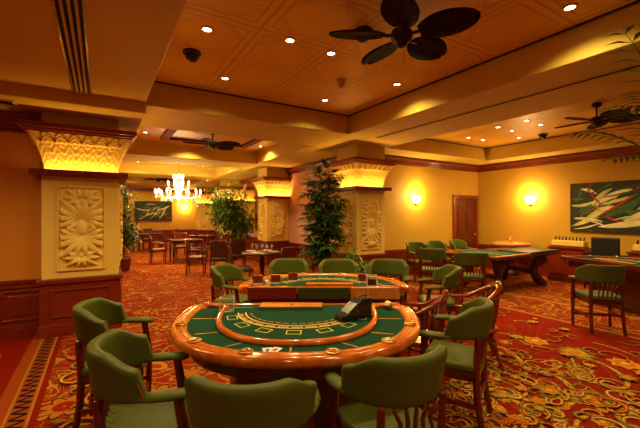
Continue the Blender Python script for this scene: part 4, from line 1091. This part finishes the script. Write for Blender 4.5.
def fig(loc, label, H=2.4, R=.7, seed=2, n=1500, z0=.8, m='leaf2', lw=.026, LL=.10):
    rnd = random.Random(seed); t = thing('potted_fig', label, 'potted plant', loc); planter(t, .22, .4)
    st = MB(); f = MB()
    tops = []
    for k in range(12):
        a = rnd.uniform(0, 2*PI); e = Vector((math.cos(a)*R*rnd.uniform(.3, .8), math.sin(a)*R*rnd.uniform(.3, .8), rnd.uniform(z0+.2, H-.1)))
        mid = Vector((e.x*.25, e.y*.25, (z0+e.z)*.45)); st.tube([(0, 0, .36), mid, e], [.022, .014, .005], 6); tops += [mid.lerp(e, s) for s in (.4, .6, .8, 1)]
    for i in range(n):
        c = rnd.choice(tops); off = Vector((rnd.gauss(0, 1), rnd.gauss(0, 1), rnd.gauss(0, .9)))*R*.27; p = c+off
        b = rnd.uniform(0, 2*PI); d = Vector((math.cos(b), math.sin(b), rnd.uniform(-.7, .5))); leaf(f, p, d, LL*rnd.uniform(.7, 1.3), lw, 1)
    st.build('stems', 'stem', t); f.build('foliage', m, t)
rhapis(PX(325, 6.9), 'tall leafy palm in a planter, left of the centre right column', 2.5, .55, 20, 31, 16, .26)
fig(PX(354, 6.15), 'low bushy plant at the foot of the centre right column', 1.0, .28, 9, 420, .5, 'leaf', .018, .10)
fig(Vector((3.92, 12.2, 0)), 'broad bright leafy fig tree in front of the far columns', 2.45, .86, 3, 4600, .8, 'leaf2', .035, .15)
fig(PX(123, 10.0), 'dark slender fig tree behind the large left column', 2.6, .46, 7, 3400, .55, 'leaf', .022, .10)
# arching palm just outside the right edge
pb = W(3.55, 3.25); t = thing('arching_palm', 'tall arching palm whose frond tips enter at the upper right edge', 'potted plant', pb); planter(t, .26, .45)
tr = MB().tube([(0, 0, .38), (.02, .02, 1.1), (.0, .05, 1.8)], [.05, .045, .04], 10).build('trunk', 'stem', t)
def frond(tip, sag=.25, n=26):
    f = MB(); A = Vector((0, .05, 1.78)); B_ = tip-pb; mid = A.lerp(B_, .5)+Vector((0, 0, .35)); P = []
    for i in range(n+1): s = i/n; P.append(A*(1-s)**2+mid*2*s*(1-s)+B_*s*s)
    f.tube(P, [.010*(1-.8*i/n) for i in range(n+1)], 5)
    for i in range(3, n+1, 2):
        tdir = (P[i]-P[i-1]).normalized(); sd = tdir.cross(Vector((0, 0, 1))).normalized(); Lf = .34*math.sin(PI*(.18+.75*i/n))+.05
        for s_ in (-1, 1): leaf(f, P[i], sd*s_+tdir*.9+Vector((0, 0, .1)), Lf, .024, 1.0)
    f.build('frond', 'leaf', t)
frond(PX(612, 3.3, EYE+(214-107)*3.3/F)); frond(PX(622, 2.9, EYE+(214-30)*2.9/F)); frond(PX(640, 3.0, EYE+(214-95)*3.0/F))
for a in range(6): frond(pb+Vector((math.cos(a*.7-1.7)*1.0, math.sin(a*.7-1.7)*1.0, 2.0+.25*(a % 3))))

# ------------------------------------------------------------------ world and view
w_ = bpy.data.worlds.new('world'); bpy.context.scene.world = w_; w_.use_nodes = True
w_.node_tree.nodes['Background'].inputs[0].default_value = (1, .6, .3, 1); w_.node_tree.nodes['Background'].inputs[1].default_value = 0.02
vs_ = bpy.context.scene.view_settings; vs_.view_transform = 'Standard'; vs_.look = 'None'; vs_.exposure = 0.38; vs_.gamma = 1
